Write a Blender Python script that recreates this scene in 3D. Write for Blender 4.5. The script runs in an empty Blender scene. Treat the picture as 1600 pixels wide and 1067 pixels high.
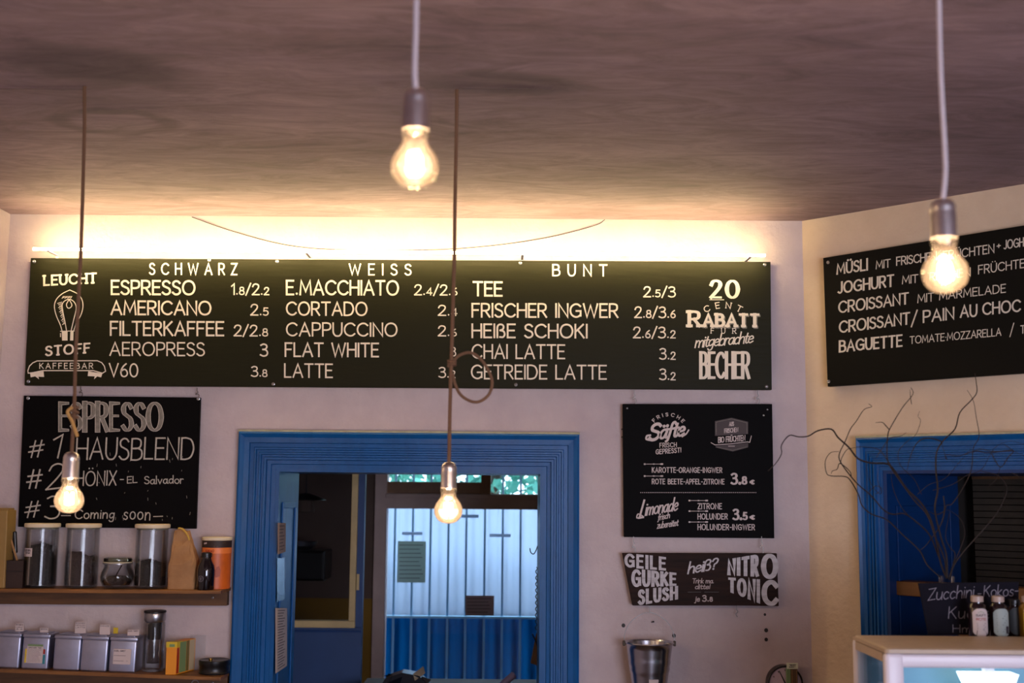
import bpy, bmesh, math, random
from mathutils import Vector, Matrix
random.seed(7)
sc = bpy.context.scene
COL = sc.collection
R = math.radians

# ------------------------------------------------------------------ camera
F = 1866.0
CAMZ = 1.80
PITCH, ROLL = 7.24, 0.5
CM = Matrix.Rotation(R(90 + PITCH), 3, 'X') @ Matrix.Rotation(R(ROLL), 3, 'Z')
cam_d = bpy.data.cameras.new('camera')
cam = bpy.data.objects.new('camera', cam_d)
COL.objects.link(cam)
cam.matrix_world = Matrix.Translation((0, 0, CAMZ)) @ CM.to_4x4()
cam_d.sensor_width = 36
cam_d.lens = 36 * F / 1600
cam_d.clip_start = .05
cam_d.dof.use_dof = True
cam_d.dof.focus_distance = 3.9
cam_d.dof.aperture_fstop = 3.6
sc.camera = cam

# ------------------------------------------------------------------ light and exposure
sc.view_settings.view_transform = 'Standard'
sc.view_settings.look = 'None'
sc.view_settings.exposure = 0.0
sc.view_settings.gamma = 1.0
sc.view_settings.use_curve_mapping = False
BULB_W = 6.5            # watts of each hanging bulb
STRIP_E = 104.0          # emission of the strip light over the menu board
WINDOW_W = 118.0
w = bpy.data.worlds.new('sky'); sc.world = w; w.use_nodes = True
nt = w.node_tree
bg = nt.nodes['Background']
bg.inputs['Color'].default_value = (.70, .85, 1.0, 1)
bg.inputs['Strength'].default_value = 5.0
ld = bpy.data.lights.new('shop_window_daylight', 'AREA')
ld.shape = 'RECTANGLE'; ld.size = 2.2; ld.size_y = 1.4; ld.energy = WINDOW_W; ld.color = (.76, .76, 1.0)
lo = bpy.data.objects.new('shop_window_daylight', ld); COL.objects.link(lo)
lo.location = (1.75, -2.42, 1.5); lo.rotation_euler = (R(90), 0, 0)

# ------------------------------------------------------------------ pixel -> place helpers (used only while building)
def ray(px, py):
    return (CM @ Vector(((px - 800) / F, (533.5 - py) / F, -1.0)))
def onY(px, py, Y):
    d = ray(px, py); t = Y / d.y
    return Vector((d.x * t, Y, CAMZ + d.z * t))
def onPlane(px, py, p0, n):
    d = ray(px, py); o = Vector((0, 0, CAMZ))
    t = (p0 - o).dot(n) / d.dot(n)
    return o + d * t

WY = 3.9                                      # plane of the back wall
CEIL = onY(640, 340, WY).z
ca = R(43.4)
CORN = onY(1258, 560, WY); CORN.z = 0
DR = Vector((math.cos(ca), -math.sin(ca), 0))  # along the right wall
NR = Vector((-math.sin(ca), -math.cos(ca), 0)) # into the room
def RW(u, d, z):                               # right wall frame: along, out of wall, height
    return CORN + DR * u + NR * d + Vector((0, 0, z))
def BW(x, d, z):                               # back wall frame
    return Vector((x, WY - d, z))
def onR(px, py, d=0.0):
    p = onPlane(px, py, CORN + NR * d, NR)
    return (p - CORN).dot(DR), p.z

# ------------------------------------------------------------------ materials
def lin(c):
    return tuple(((x / 255) / 12.92 if x / 255 <= .04045 else ((x / 255 + .055) / 1.055) ** 2.4) for x in c) + (1,)
MATS = {}
def mat(name, col, rough=.6, metal=0.0, var=0.0, vscale=8, bump=0.0, bscale=40, stretch=(1, 1, 1), spec=.5, col2=None, coat=0):
    if name in MATS: return MATS[name]
    m = bpy.data.materials.new(name); m.use_nodes = True
    t = m.node_tree; N = t.nodes; L = t.links
    b = N['Principled BSDF']
    b.inputs['Roughness'].default_value = rough
    b.inputs['Metallic'].default_value = metal
    b.inputs['Specular IOR Level'].default_value = spec
    b.inputs['Coat Weight'].default_value = coat
    c = lin(col)
    b.inputs['Base Color'].default_value = c
    if var or col2 or bump:
        tc = N.new('ShaderNodeTexCoord'); mp = N.new('ShaderNodeMapping')
        mp.inputs['Scale'].default_value = stretch
        L.new(tc.outputs['Object'], mp.inputs['Vector'])
    if var or col2:
        n = N.new('ShaderNodeTexNoise'); n.inputs['Scale'].default_value = vscale; n.inputs['Detail'].default_value = 7
        n.inputs['Roughness'].default_value = .62
        L.new(mp.outputs[0], n.inputs['Vector'])
        cr = N.new('ShaderNodeValToRGB')
        cr.color_ramp.elements[0].position = .32; cr.color_ramp.elements[1].position = .68
        c2 = lin(col2) if col2 else tuple(x * (1 - var) for x in c[:3]) + (1,)
        cr.color_ramp.elements[0].color = c2; cr.color_ramp.elements[1].color = c
        L.new(n.outputs['Fac'], cr.inputs['Fac']); L.new(cr.outputs['Color'], b.inputs['Base Color'])
    if bump:
        n2 = N.new('ShaderNodeTexNoise'); n2.inputs['Scale'].default_value = bscale; n2.inputs['Detail'].default_value = 6
        L.new(mp.outputs[0], n2.inputs['Vector'])
        bp = N.new('ShaderNodeBump'); bp.inputs['Strength'].default_value = bump; bp.inputs['Distance'].default_value = .004
        L.new(n2.outputs['Fac'], bp.inputs['Height']); L.new(bp.outputs[0], b.inputs['Normal'])
    MATS[name] = m
    return m
def glass(name, tint=(1, 1, 1), haze=0.0, hazecol=(1, 1, 1), rough=.02, refl=1.0):
    if name in MATS: return MATS[name]
    m = bpy.data.materials.new(name); m.use_nodes = True
    t = m.node_tree; N = t.nodes; L = t.links
    N.remove(N['Principled BSDF']); out = N['Material Output']
    tr = N.new('ShaderNodeBsdfTransparent'); tr.inputs[0].default_value = tint + (1,)
    gl = N.new('ShaderNodeBsdfGlossy'); gl.inputs['Roughness'].default_value = rough
    fr = N.new('ShaderNodeFresnel'); fr.inputs['IOR'].default_value = 1.45
    mu = N.new('ShaderNodeMath'); mu.operation = 'MULTIPLY'; mu.inputs[1].default_value = refl
    L.new(fr.outputs[0], mu.inputs[0])
    base = tr.outputs[0]
    if haze:
        tl = N.new('ShaderNodeBsdfTranslucent'); tl.inputs[0].default_value = hazecol + (1,)
        df = N.new('ShaderNodeBsdfDiffuse'); df.inputs[0].default_value = hazecol + (1,)
        a = N.new('ShaderNodeMixShader'); a.inputs[0].default_value = .5
        L.new(tl.outputs[0], a.inputs[1]); L.new(df.outputs[0], a.inputs[2])
        h = N.new('ShaderNodeMixShader'); h.inputs[0].default_value = haze
        L.new(tr.outputs[0], h.inputs[1]); L.new(a.outputs[0], h.inputs[2]); base = h.outputs[0]
    mx = N.new('ShaderNodeMixShader')
    L.new(mu.outputs[0], mx.inputs[0]); L.new(base, mx.inputs[1]); L.new(gl.outputs[0], mx.inputs[2])
    L.new(mx.outputs[0], out.inputs['Surface'])
    MATS[name] = m
    return m
def emit(name, col, s):
    m = bpy.data.materials.new(name); m.use_nodes = True
    N = m.node_tree.nodes; b = N['Principled BSDF']
    b.inputs['Base Color'].default_value = (.8, .8, .8, 1)
    b.inputs['Emission Color'].default_value = col + (1,); b.inputs['Emission Strength'].default_value = s
    MATS[name] = m
    return m

def ceiling_mat():
    m = mat('ceiling_plaster', (158, 135, 144), .8, bump=1.0, bscale=9, stretch=(.6, 1.5, 1), col2=(124, 104, 110), vscale=2.2)
    t = m.node_tree; N = t.nodes; L = t.links
    b = N['Principled BSDF']
    src = b.inputs['Base Color'].links[0].from_socket
    tc = N.new('ShaderNodeTexCoord')
    # finer trowel streaks running along the wall
    mp = N.new('ShaderNodeMapping'); mp.inputs['Scale'].default_value = (1.0, 3.2, 1)
    L.new(tc.outputs['Object'], mp.inputs[0])
    n = N.new('ShaderNodeTexNoise'); n.inputs['Scale'].default_value = 3.2; n.inputs['Detail'].default_value = 9; n.inputs['Roughness'].default_value = .7
    n.inputs['Distortion'].default_value = 2.4
    L.new(mp.outputs[0], n.inputs['Vector'])
    r = N.new('ShaderNodeMapRange'); r.inputs[1].default_value = .35; r.inputs[2].default_value = .65; r.inputs[3].default_value = .74; r.inputs[4].default_value = 1.16
    L.new(n.outputs['Fac'], r.inputs[0])
    mul = N.new('ShaderNodeVectorMath'); mul.operation = 'SCALE'
    L.new(src, mul.inputs[0]); L.new(r.outputs[0], mul.inputs['Scale'])
    cur = mul.outputs[0]
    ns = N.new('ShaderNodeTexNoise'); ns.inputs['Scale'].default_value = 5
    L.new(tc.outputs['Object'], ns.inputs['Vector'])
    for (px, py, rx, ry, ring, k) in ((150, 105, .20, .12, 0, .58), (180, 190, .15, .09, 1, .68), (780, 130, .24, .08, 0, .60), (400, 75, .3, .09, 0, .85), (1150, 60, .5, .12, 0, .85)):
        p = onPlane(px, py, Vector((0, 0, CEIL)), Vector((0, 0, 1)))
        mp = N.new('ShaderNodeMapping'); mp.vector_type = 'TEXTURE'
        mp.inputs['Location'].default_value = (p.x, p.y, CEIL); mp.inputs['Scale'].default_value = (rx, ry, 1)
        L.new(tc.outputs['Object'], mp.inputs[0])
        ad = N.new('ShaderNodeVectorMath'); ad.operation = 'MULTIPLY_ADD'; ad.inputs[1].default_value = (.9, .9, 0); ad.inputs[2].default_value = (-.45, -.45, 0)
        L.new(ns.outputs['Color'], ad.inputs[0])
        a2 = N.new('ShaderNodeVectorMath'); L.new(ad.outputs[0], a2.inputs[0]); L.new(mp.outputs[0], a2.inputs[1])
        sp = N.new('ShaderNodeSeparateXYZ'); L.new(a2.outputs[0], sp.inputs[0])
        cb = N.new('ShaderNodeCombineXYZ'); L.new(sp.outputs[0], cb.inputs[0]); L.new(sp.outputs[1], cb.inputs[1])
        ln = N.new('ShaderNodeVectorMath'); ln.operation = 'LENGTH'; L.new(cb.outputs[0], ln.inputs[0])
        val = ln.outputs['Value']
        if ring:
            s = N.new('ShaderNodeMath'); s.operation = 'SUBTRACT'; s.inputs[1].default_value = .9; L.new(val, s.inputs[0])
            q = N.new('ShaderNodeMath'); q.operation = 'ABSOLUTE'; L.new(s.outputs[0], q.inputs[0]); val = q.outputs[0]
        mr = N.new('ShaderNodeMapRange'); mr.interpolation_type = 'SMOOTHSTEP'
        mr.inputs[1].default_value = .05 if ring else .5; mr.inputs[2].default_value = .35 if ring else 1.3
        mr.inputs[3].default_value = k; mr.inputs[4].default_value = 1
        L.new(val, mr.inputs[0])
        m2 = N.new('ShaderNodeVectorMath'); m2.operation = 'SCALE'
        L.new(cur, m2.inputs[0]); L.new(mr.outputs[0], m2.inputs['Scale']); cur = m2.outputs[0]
    L.new(cur, b.inputs['Base Color'])
    return m

M_wall = mat('wall_plaster', (202, 186, 184), .85, col2=(184, 168, 169), vscale=5.0, bump=.6, bscale=55)
M_wallR = mat('right_wall_plaster', (214, 192, 166), .85, col2=(200, 177, 152), vscale=5.0, bump=.6, bscale=55)
M_ceil = ceiling_mat()
M_floor = mat('floor_boards', (96, 66, 44), .5, var=.4, vscale=4, stretch=(8, 1, 1))
M_board = mat('board_black', (32, 31, 18), .5, bump=.3, bscale=22, stretch=(.5, 1, 3), spec=.08)
M_board2 = mat('board_black_matt', (9, 8, 9), .6, bump=.08, bscale=30, spec=.05)
M_chalk = mat('paint_white', (226, 214, 196), .7)
M_chalkw = mat('chalk_white', (190, 182, 170), .8, var=.35, vscale=200)
M_chalkg = mat('chalk_grey', (134, 128, 118), .85, var=.4, vscale=90)
M_grey = mat('print_grey', (78, 74, 72), .7)
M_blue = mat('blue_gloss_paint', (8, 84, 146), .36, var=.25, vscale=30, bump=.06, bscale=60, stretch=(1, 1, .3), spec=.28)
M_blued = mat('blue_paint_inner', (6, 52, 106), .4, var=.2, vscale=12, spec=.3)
M_cream = mat('cream_paint', (205, 175, 120), .55, var=.2, vscale=10)
M_dust = mat('dusty_ledge', (176, 172, 140), .9, var=.3, vscale=40)
M_cord = mat('brown_textile_cord', (112, 80, 56), .85, bump=.5, bscale=300)
M_cordw = mat('white_textile_cord', (200, 186, 188), .8, bump=.3, bscale=300)
M_chrome = mat('worn_chrome', (235, 226, 222), .33, 1.0, var=.25, vscale=30)
M_steel = mat('brushed_steel', (165, 165, 170), .3, 1.0, var=.15, vscale=20)
M_hook = mat('hook_wire', (120, 114, 108), .4, .9)
M_tin = mat('tin_plate', (186, 190, 212), .42, 1.0, var=.2, vscale=14)
M_wire = mat('dark_wire', (34, 28, 24), .6)
M_wood = mat('shelf_pine', (150, 100, 46), .5, col2=(92, 54, 22), vscale=3.5, stretch=(1.2, 10, 14), bump=.1, bscale=20)
M_woodd = mat('shelf_pine_dark', (104, 68, 34), .6, col2=(64, 38, 18), vscale=3.5, stretch=(1.2, 10, 10))
M_signw = mat('dark_sign_wood', (46, 27, 18), .6, col2=(26, 15, 11), vscale=5, stretch=(1, 8, 12), bump=.2, bscale=20, spec=.12)
M_signp = mat('worn_white_letters', (206, 202, 206), .75, col2=(170, 164, 166), vscale=14, stretch=(1, 4, 6))
M_glass = glass('clear_glass', (.975, .985, .98), refl=.6)
M_pane = glass('window_glass', (.93, .97, 1.0), refl=.9)
M_bulbg = glass('bulb_glass', (.97, .95, .92), haze=.021, hazecol=(1, .84, .74), refl=1.0)
M_fil = emit('glowing_filament', (1.0, .80, .62), 210)
M_strip = emit('strip_light_glow', (1.0, .76, .36), STRIP_E)
M_lamp = emit('white_lamp_glow', (.85, .97, 1.0), 4)
M_black = mat('black_plastic', (16, 15, 16), .35)
M_lid = mat('white_plastic_lid', (216, 200, 168), .5)
M_tea = mat('dark_tea', (30, 22, 20), .8, var=.5, vscale=120, bump=1, bscale=150)
M_tea2 = mat('brown_tea', (56, 38, 34), .8, var=.5, vscale=120, bump=1, bscale=150)
M_kraft = mat('kraft_paper', (172, 128, 82), .75, col2=(146, 104, 64), vscale=14, bump=.5, bscale=18)
M_paper = mat('white_paper', (196, 180, 176), .8)
M_paperg = mat('grey_paper', (205, 218, 206), .8)
M_paperb = mat('brown_paper', (150, 126, 116), .8)
M_ink = mat('ink', (52, 44, 52), .8)
M_orange = mat('orange_print', (206, 96, 22), .45, var=.25, vscale=18)
M_red = mat('red_print', (150, 34, 18), .45)
M_yel = mat('yellow_print', (206, 176, 40), .5)
M_green = mat('green_print', (112, 136, 90), .6)
M_brown = mat('dark_brown', (48, 28, 20), .6, var=.3)
M_white = mat('white_lacquer', (222, 214, 222), .35)
M_whitet = mat('vitrine_top_laminate', (186, 164, 140), .45, var=.12, vscale=20)
M_twig = mat('dark_twig', (34, 19, 15), .75, var=.4, vscale=30)
M_dial = mat('dial_paper', (196, 176, 190), .6)
M_far = mat('corridor_plaster', (104, 84, 74), .9, var=.15)
M_yelw = mat('corridor_yellow', (138, 100, 24), .8)
M_frameb = mat('brown_frame_paint', (206, 176, 166), .5, var=.2, vscale=8)
M_sash = mat('sash_wood', (150, 104, 66), .5, var=.3, vscale=10)
M_bars = mat('blue_grille_paint', (140, 190, 225), .5)
M_leaf = mat('leaf_green', (104, 182, 156), .6, col2=(46, 130, 122), vscale=2)

# ------------------------------------------------------------------ geometry helpers
WL = {}
class G:
    def __init__(s): s.v = []; s.f = []
    def add(s, vs, fs):
        o = len(s.v); s.v += [Vector(p) for p in vs]; s.f += [tuple(i + o for i in f) for f in fs]; return s
    def box(s, x0, x1, y0, y1, z0, z1, fr=None):
        p = [(x, y, z) for x in (x0, x1) for y in (y0, y1) for z in (z0, z1)]
        if fr: p = [fr(*q) for q in p]
        return s.add(p, [(0, 1, 3, 2), (4, 6, 7, 5), (0, 4, 5, 1), (2, 3, 7, 6), (0, 2, 6, 4), (1, 5, 7, 3)])
    def prism(s, pts, off):                     # polygon pts extruded by vector off
        n = len(pts); off = Vector(off)
        vs = [Vector(p) for p in pts] + [Vector(p) + off for p in pts]
        return s.add(vs, [tuple(range(n)), tuple(range(2 * n - 1, n - 1, -1))] + [(i, (i + 1) % n, n + (i + 1) % n, n + i) for i in range(n)])
    def lathe(s, prof, c, n=28, cap=False, sx=1, sy=1):
        vs = []; fs = []
        for (r, z) in prof:
            for k in range(n):
                a = 2 * math.pi * k / n; vs.append((c[0] + r * sx * math.cos(a), c[1] + r * sy * math.sin(a), c[2] + z))
        for i in range(len(prof) - 1):
            for k in range(n):
                k2 = (k + 1) % n; fs.append((i * n + k, i * n + k2, (i + 1) * n + k2, (i + 1) * n + k))
        if cap:
            fs.append(tuple(range(n))[::-1]); o = (len(prof) - 1) * n; fs.append(tuple(range(o, o + n)))
        return s.add(vs, fs)
    def tube(s, pts, r, n=8, close=False):
        pts = [Vector(p) for p in pts]; m = len(pts)
        rr = r if isinstance(r, (list, tuple)) else [r] * m
        vs = []; up = None
        for i in range(m):
            a = pts[i - 1] if (i or close) else pts[0]; b = pts[(i + 1) % m] if (i < m - 1 or close) else pts[-1]
            d = (b - a).normalized()
            if up is None:
                up = Vector((0, 1, 0)) if abs(d.y) < .8 else Vector((1, 0, 0))
            x = up.cross(d).normalized(); up = d.cross(x).normalized()
            for k in range(n):
                t = 2 * math.pi * k / n; vs.append(pts[i] + (x * math.cos(t) + up * math.sin(t)) * rr[i])
        fs = []
        for i in range(m - (0 if close else 1)):
            j = (i + 1) % m
            for k in range(n):
                k2 = (k + 1) % n; fs.append((i * n + k, i * n + k2, j * n + k2, j * n + k))
        if not close: fs += [tuple(range(n))[::-1], tuple(range((m - 1) * n, m * n))]
        return s.add(vs, fs)
def smooth_path(p, k=6, closed=False):
    p = [Vector(q) for q in p]; n = len(p); out = []
    for i in range(n if closed else n - 1):
        a = p[(i - 1) % n] if (closed or i) else p[0] * 2 - p[1]
        b = p[i]; c = p[(i + 1) % n]
        d = p[(i + 2) % n] if (closed or i < n - 2) else p[-1] * 2 - p[-2]
        for j in range(k):
            t = j / k
            out.append(.5 * (2 * b + (c - a) * t + (2 * a - 5 * b + 4 * c - d) * t * t + (3 * b - a - 3 * c + d) * t ** 3))
    if not closed: out.append(p[-1])
    return out
def tag(o, label=None, cat=None, group=None, kind=None):
    if label: o['label'] = label
    if cat: o['category'] = cat
    if group: o['group'] = group
    if kind: o['kind'] = kind
    return o
def empty(name, loc, label=None, cat=None, group=None, kind=None):
    o = bpy.data.objects.new(name, None); COL.objects.link(o); o.location = loc
    o.empty_display_size = .05
    WL[o] = Vector(loc)
    return tag(o, label, cat, group, kind)
def obj(name, g, m, parent=None, smooth=False, bevel=0, seg=2, label=None, cat=None, group=None, kind=None):
    me = bpy.data.meshes.new(name)
    if parent is not None: base = WL[parent]
    else:
        xs = [p.x for p in g.v]; ys = [p.y for p in g.v]; zs = [p.z for p in g.v]
        base = Vector(((min(xs) + max(xs)) / 2, (min(ys) + max(ys)) / 2, min(zs)))
        if kind == 'structure': base = Vector((0, 0, 0))
    me.from_pydata([p - base for p in g.v], [], g.f)
    me.materials.append(m); 
    bm = bmesh.new(); bm.from_mesh(me)
    if g.f and not getattr(g, 'flat', False): bmesh.ops.recalc_face_normals(bm, faces=bm.faces)
    if bevel:
        bmesh.ops.bevel(bm, geom=[e for e in bm.edges if e.is_manifold and e.calc_face_angle(0) > .5], offset=bevel, segments=seg, affect='EDGES', profile=.5)
    bm.to_mesh(me); bm.free()
    if smooth:
        for p in me.polygons: p.use_smooth = True
        me.set_sharp_from_angle(angle=R(38))
    o = bpy.data.objects.new(name, me); COL.objects.link(o)
    if parent is not None: o.parent = parent; WL[o] = base
    else: o.location = base; WL[o] = base
    return tag(o, label, cat, group, kind)
def copy_tree(o, parent=None):
    c = o.copy(); COL.objects.link(c); c.parent = parent; WL[c] = WL.get(o, Vector())
    for ch in list(o.children): copy_tree(ch, c)
    return c

# ------------------------------------------------------------------ stroke lettering
GL = {
'A': (.7, '0,0 .35,1 .7,0|.12,.34 .58,.34'), 'B': (.56, '0,0 0,1|~0,1 .3,1 .48,.9 .48,.65 .3,.54 0,.54|~0,.54 .34,.54 .55,.42 .55,.13 .34,0 0,0'),
'C': (.7, '~.69,.83 .52,.97 .3,.97 .08,.8 0,.5 .08,.2 .3,.03 .52,.03 .69,.17'), 'D': (.68, '0,0 0,1|~0,1 .28,1 .54,.88 .67,.5 .54,.12 .28,0 0,0'),
'E': (.48, '.48,1 0,1 0,0 .48,0|0,.53 .42,.53'), 'F': (.47, '.47,1 0,1 0,0|0,.52 .4,.52'),
'G': (.74, '~.7,.83 .52,.97 .3,.97 .08,.8 0,.5 .08,.2 .3,.03 .52,.03 .71,.17|.42,.47 .72,.47 .72,.1'), 'H': (.6, '0,0 0,1|.6,0 .6,1|0,.52 .6,.52'),
'I': (.02, '.01,0 .01,1'), 'J': (.36, '~.35,1 .35,.5 .33,.15 .17,0 0,.1'), 'K': (.56, '0,0 0,1|.52,1 .02,.46|.16,.6 .57,0'), 'L': (.45, '0,1 0,0 .45,0'),
'M': (.8, '0,0 .08,1 .4,.22 .72,1 .8,0'), 'N': (.62, '0,0 0,1 .62,0 .62,1'), 'O': (.8, '@.4,1 .68,.87 .8,.5 .68,.13 .4,0 .12,.13 0,.5 .12,.87'),
'P': (.52, '0,0 0,1|~0,1 .3,1 .5,.9 .5,.58 .3,.46 0,.46'), 'R': (.56, '0,0 0,1|~0,1 .3,1 .5,.9 .5,.6 .3,.48 0,.48|.26,.47 .56,0'),
'S': (.5, '~.47,.85 .35,.97 .17,.98 .03,.85 .06,.64 .25,.53 .44,.42 .5,.2 .37,.03 .16,.01 0,.14'), 'T': (.6, '0,1 .6,1|.3,1 .3,0'),
'U': (.6, '~0,1 0,.6 .02,.24 .15,.03 .3,-.01 .45,.03 .58,.24 .6,.6 .6,1'), 'V': (.64, '0,1 .32,0 .64,1'), 'W': (.98, '0,1 .24,0 .49,.9 .74,0 .98,1'),
'Y': (.6, '0,1 .3,.5 .6,1|.3,.5 .3,0'), 'X': (.58, '0,1 .58,0|.58,1 0,0'), 'Z': (.55, '0,1 .55,1 0,0 .55,0'), 'Q': (.5, '0,0 .5,1'),
'0': (.56, '@.28,1 .48,.86 .56,.5 .48,.14 .28,0 .08,.14 0,.5 .08,.86'), '1': (.2, '0,.78 .19,1 .19,0'),
'2': (.5, '~.02,.76 .1,.94 .27,1 .44,.9 .45,.68 .3,.4 0,0|0,0 .5,0'), '3': (.5, '~.03,.9 .2,1 .4,.94 .45,.76 .34,.59 .17,.55|~.17,.55 .38,.52 .5,.3 .42,.07 .2,0 0,.09'),
'4': (.55, '.42,0 .42,1 0,.28 .55,.28'), '5': (.5, '.45,1 .08,1 .04,.56|~.04,.56 .22,.62 .42,.54 .49,.3 .4,.07 .2,0 0,.08'),
'6': (.5, '~.4,1 .18,.78 .02,.42 .07,.1 .26,0 .44,.1 .49,.3 .4,.5 .24,.56 .05,.42'), '8': (.5, '@.25,1 .42,.93 .43,.65 .25,.55 .07,.65 .08,.93|@.25,.55 .47,.42 .48,.12 .25,0 .02,.12 .03,.42'),
'.': (.12, '*.06,.06'), ',': (.06, '0,.1 -.05,-.1'), '/': (.36, '0,-.06 .36,1.06'), '-': (.3, '0,.45 .3,.45'), '~': (.5, '0,.45 .5,.45'), '+': (.4, '0,.45 .4,.45|.2,.25 .2,.65'), '·': (.06, '*.03,.45'),
'#': (.7, '.12,0 .32,1|.42,0 .62,1|0,.34 .66,.4|.06,.66 .72,.72'), '!': (.06, '.03,1 .03,.3|*.03,.06'), '?': (.42, '~0,.8 .1,.97 .28,1 .42,.85 .36,.6 .2,.48 .18,.28|*.18,.06'),
'€': (.5, '~.5,.55 .36,.62 .16,.5 .12,.3 .2,.08 .36,0 .5,.06|0,.38 .34,.38|0,.24 .34,.24'), ' ': (.3, ''),
'ß': (.5, '~0,0 0,.5 .01,.82 .13,.98 .32,.97 .42,.82 .36,.62 .2,.54|~.2,.54 .42,.46 .49,.22 .38,.03 .18,.03'),
'a': (.5, '~.44,.5 .26,.6 .06,.46 .02,.2 .16,.01 .34,.08 .45,.38|~.46,.6 .44,.2 .48,.03 .58,.04'), 'b': (.47, '0,1.05 0,0|~0,.38 .2,.6 .4,.52 .46,.26 .35,.03 .16,0 0,.14'),
'c': (.42, '~.42,.5 .25,.6 .06,.46 .02,.2 .18,0 .42,.1'), 'd': (.5, '~.44,.46 .26,.6 .06,.46 .02,.2 .16,.01 .34,.08 .45,.3|.47,1.05 .47,0'),
'e': (.46, '~.04,.3 .4,.36 .38,.54 .22,.61 .04,.44 .03,.16 .2,0 .46,.12'), 'f': (.34, '~.44,.9 .32,1.04 .18,.9 .16,.4 .1,-.15 .0,-.25|0,.58 .36,.58'),
'g': (.48, '~.44,.5 .26,.6 .06,.46 .04,.2 .18,.05 .42,.22|~.46,.6 .44,0 .36,-.3 .14,-.34 .02,-.22'), 'h': (.46, '0,1.05 0,0|~0,.34 .18,.58 .36,.58 .44,.4 .44,.2 .46,0'),
'i': (.06, '.02,.6 .03,0|*.03,.84'), 'j': (.16, '~.14,.6 .14,0 .08,-.28 -.06,-.28|*.15,.84'), 'k': (.42, '0,1.05 0,0|.36,.6 .02,.28 .4,0'), 'l': (.06, '.02,1.05 .03,0'),
'm': (.74, '0,.6 0,0|~0,.34 .14,.58 .28,.57 .35,.4 .35,0|~.35,.34 .5,.58 .64,.57 .7,.4 .72,0'), 'n': (.44, '0,.6 0,0|~0,.34 .16,.58 .34,.57 .42,.4 .43,0'),
'o': (.48, '@.24,.6 .42,.5 .48,.3 .42,.1 .24,0 .06,.1 0,.3 .06,.5'), 'p': (.46, '0,.6 0,-.35|~0,.4 .2,.6 .4,.52 .46,.26 .35,.03 .16,0 0,.14'),
'r': (.3, '0,.6 0,0|~0,.3 .08,.52 .2,.6 .32,.56'), 's': (.36, '~.34,.52 .2,.6 .05,.5 .08,.36 .28,.26 .34,.12 .2,0 0,.08'), 't': (.3, '~.16,.88 .12,.4 .14,.08 .24,0 .36,.08|0,.6 .32,.6'),
'u': (.44, '~0,.6 0,.25 .08,.03 .26,.02 .42,.25|.44,.6 .44,0'), 'v': (.42, '0,.6 .2,0 .42,.6'), 'z': (.4, '0,.6 .4,.6 0,0 .42,0'),
}
for a_, b_ in (('Ä', 'A'), ('Ö', 'O'), ('Ü', 'U')):
    w_, s_ = GL[b_]; GL[a_] = (w_, s_ + '|*%g,1.22|*%g,1.22' % (w_ / 2 - .15, w_ / 2 + .15))
for a_, b_ in (('ä', 'a'), ('ö', 'o'), ('ü', 'u')):
    w_, s_ = GL[b_]; GL[a_] = (w_, s_ + '|*%g,.84|*%g,.84' % (w_ / 2 - .1, w_ / 2 + .14))

def glyph_strokes(ch):
    out = []
    for s in GL[ch][1].split('|'):
        if not s: continue
        k = s[0] if s[0] in '~@*' else ''
        pts = [Vector((float(a), float(b), 0)) for a, b in (q.split(',') for q in s[len(k):].split())]
        out.append((k, pts))
    return out
def ribbon(pts, wf, closed=False):
    """pts in flat 2-D; returns verts and quads of a flat ribbon with mitred joints"""
    n = len(pts); vs = []; fs = []
    if not closed:
        d0 = (pts[1] - pts[0]).normalized(); d1 = (pts[-1] - pts[-2]).normalized()
        pts = list(pts); pts[0] = pts[0] - d0 * wf(d0) * .45; pts[-1] = pts[-1] + d1 * wf(d1) * .45
    for i in range(n):
        a = (pts[i] - pts[i - 1]) if (i or closed) else (pts[1] - pts[0])
        b = (pts[(i + 1) % n] - pts[i]) if (i < n - 1 or closed) else (pts[-1] - pts[-2])
        a = a.normalized(); b = b.normalized()
        t = (a + b)
        t = t.normalized() if t.length > .2 else a
        nrm = Vector((-t.y, t.x, 0)); c = max(.5, abs(nrm.dot(Vector((-a.y, a.x, 0)))))
        h = wf(t) / 2 / c
        vs += [pts[i] + nrm * h, pts[i] - nrm * h]
    for i in range(n - (0 if closed else 1)):
        j = (i + 1) % n; fs.append((2 * i, 2 * i + 1, 2 * j + 1, 2 * j))
    return vs, fs
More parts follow.
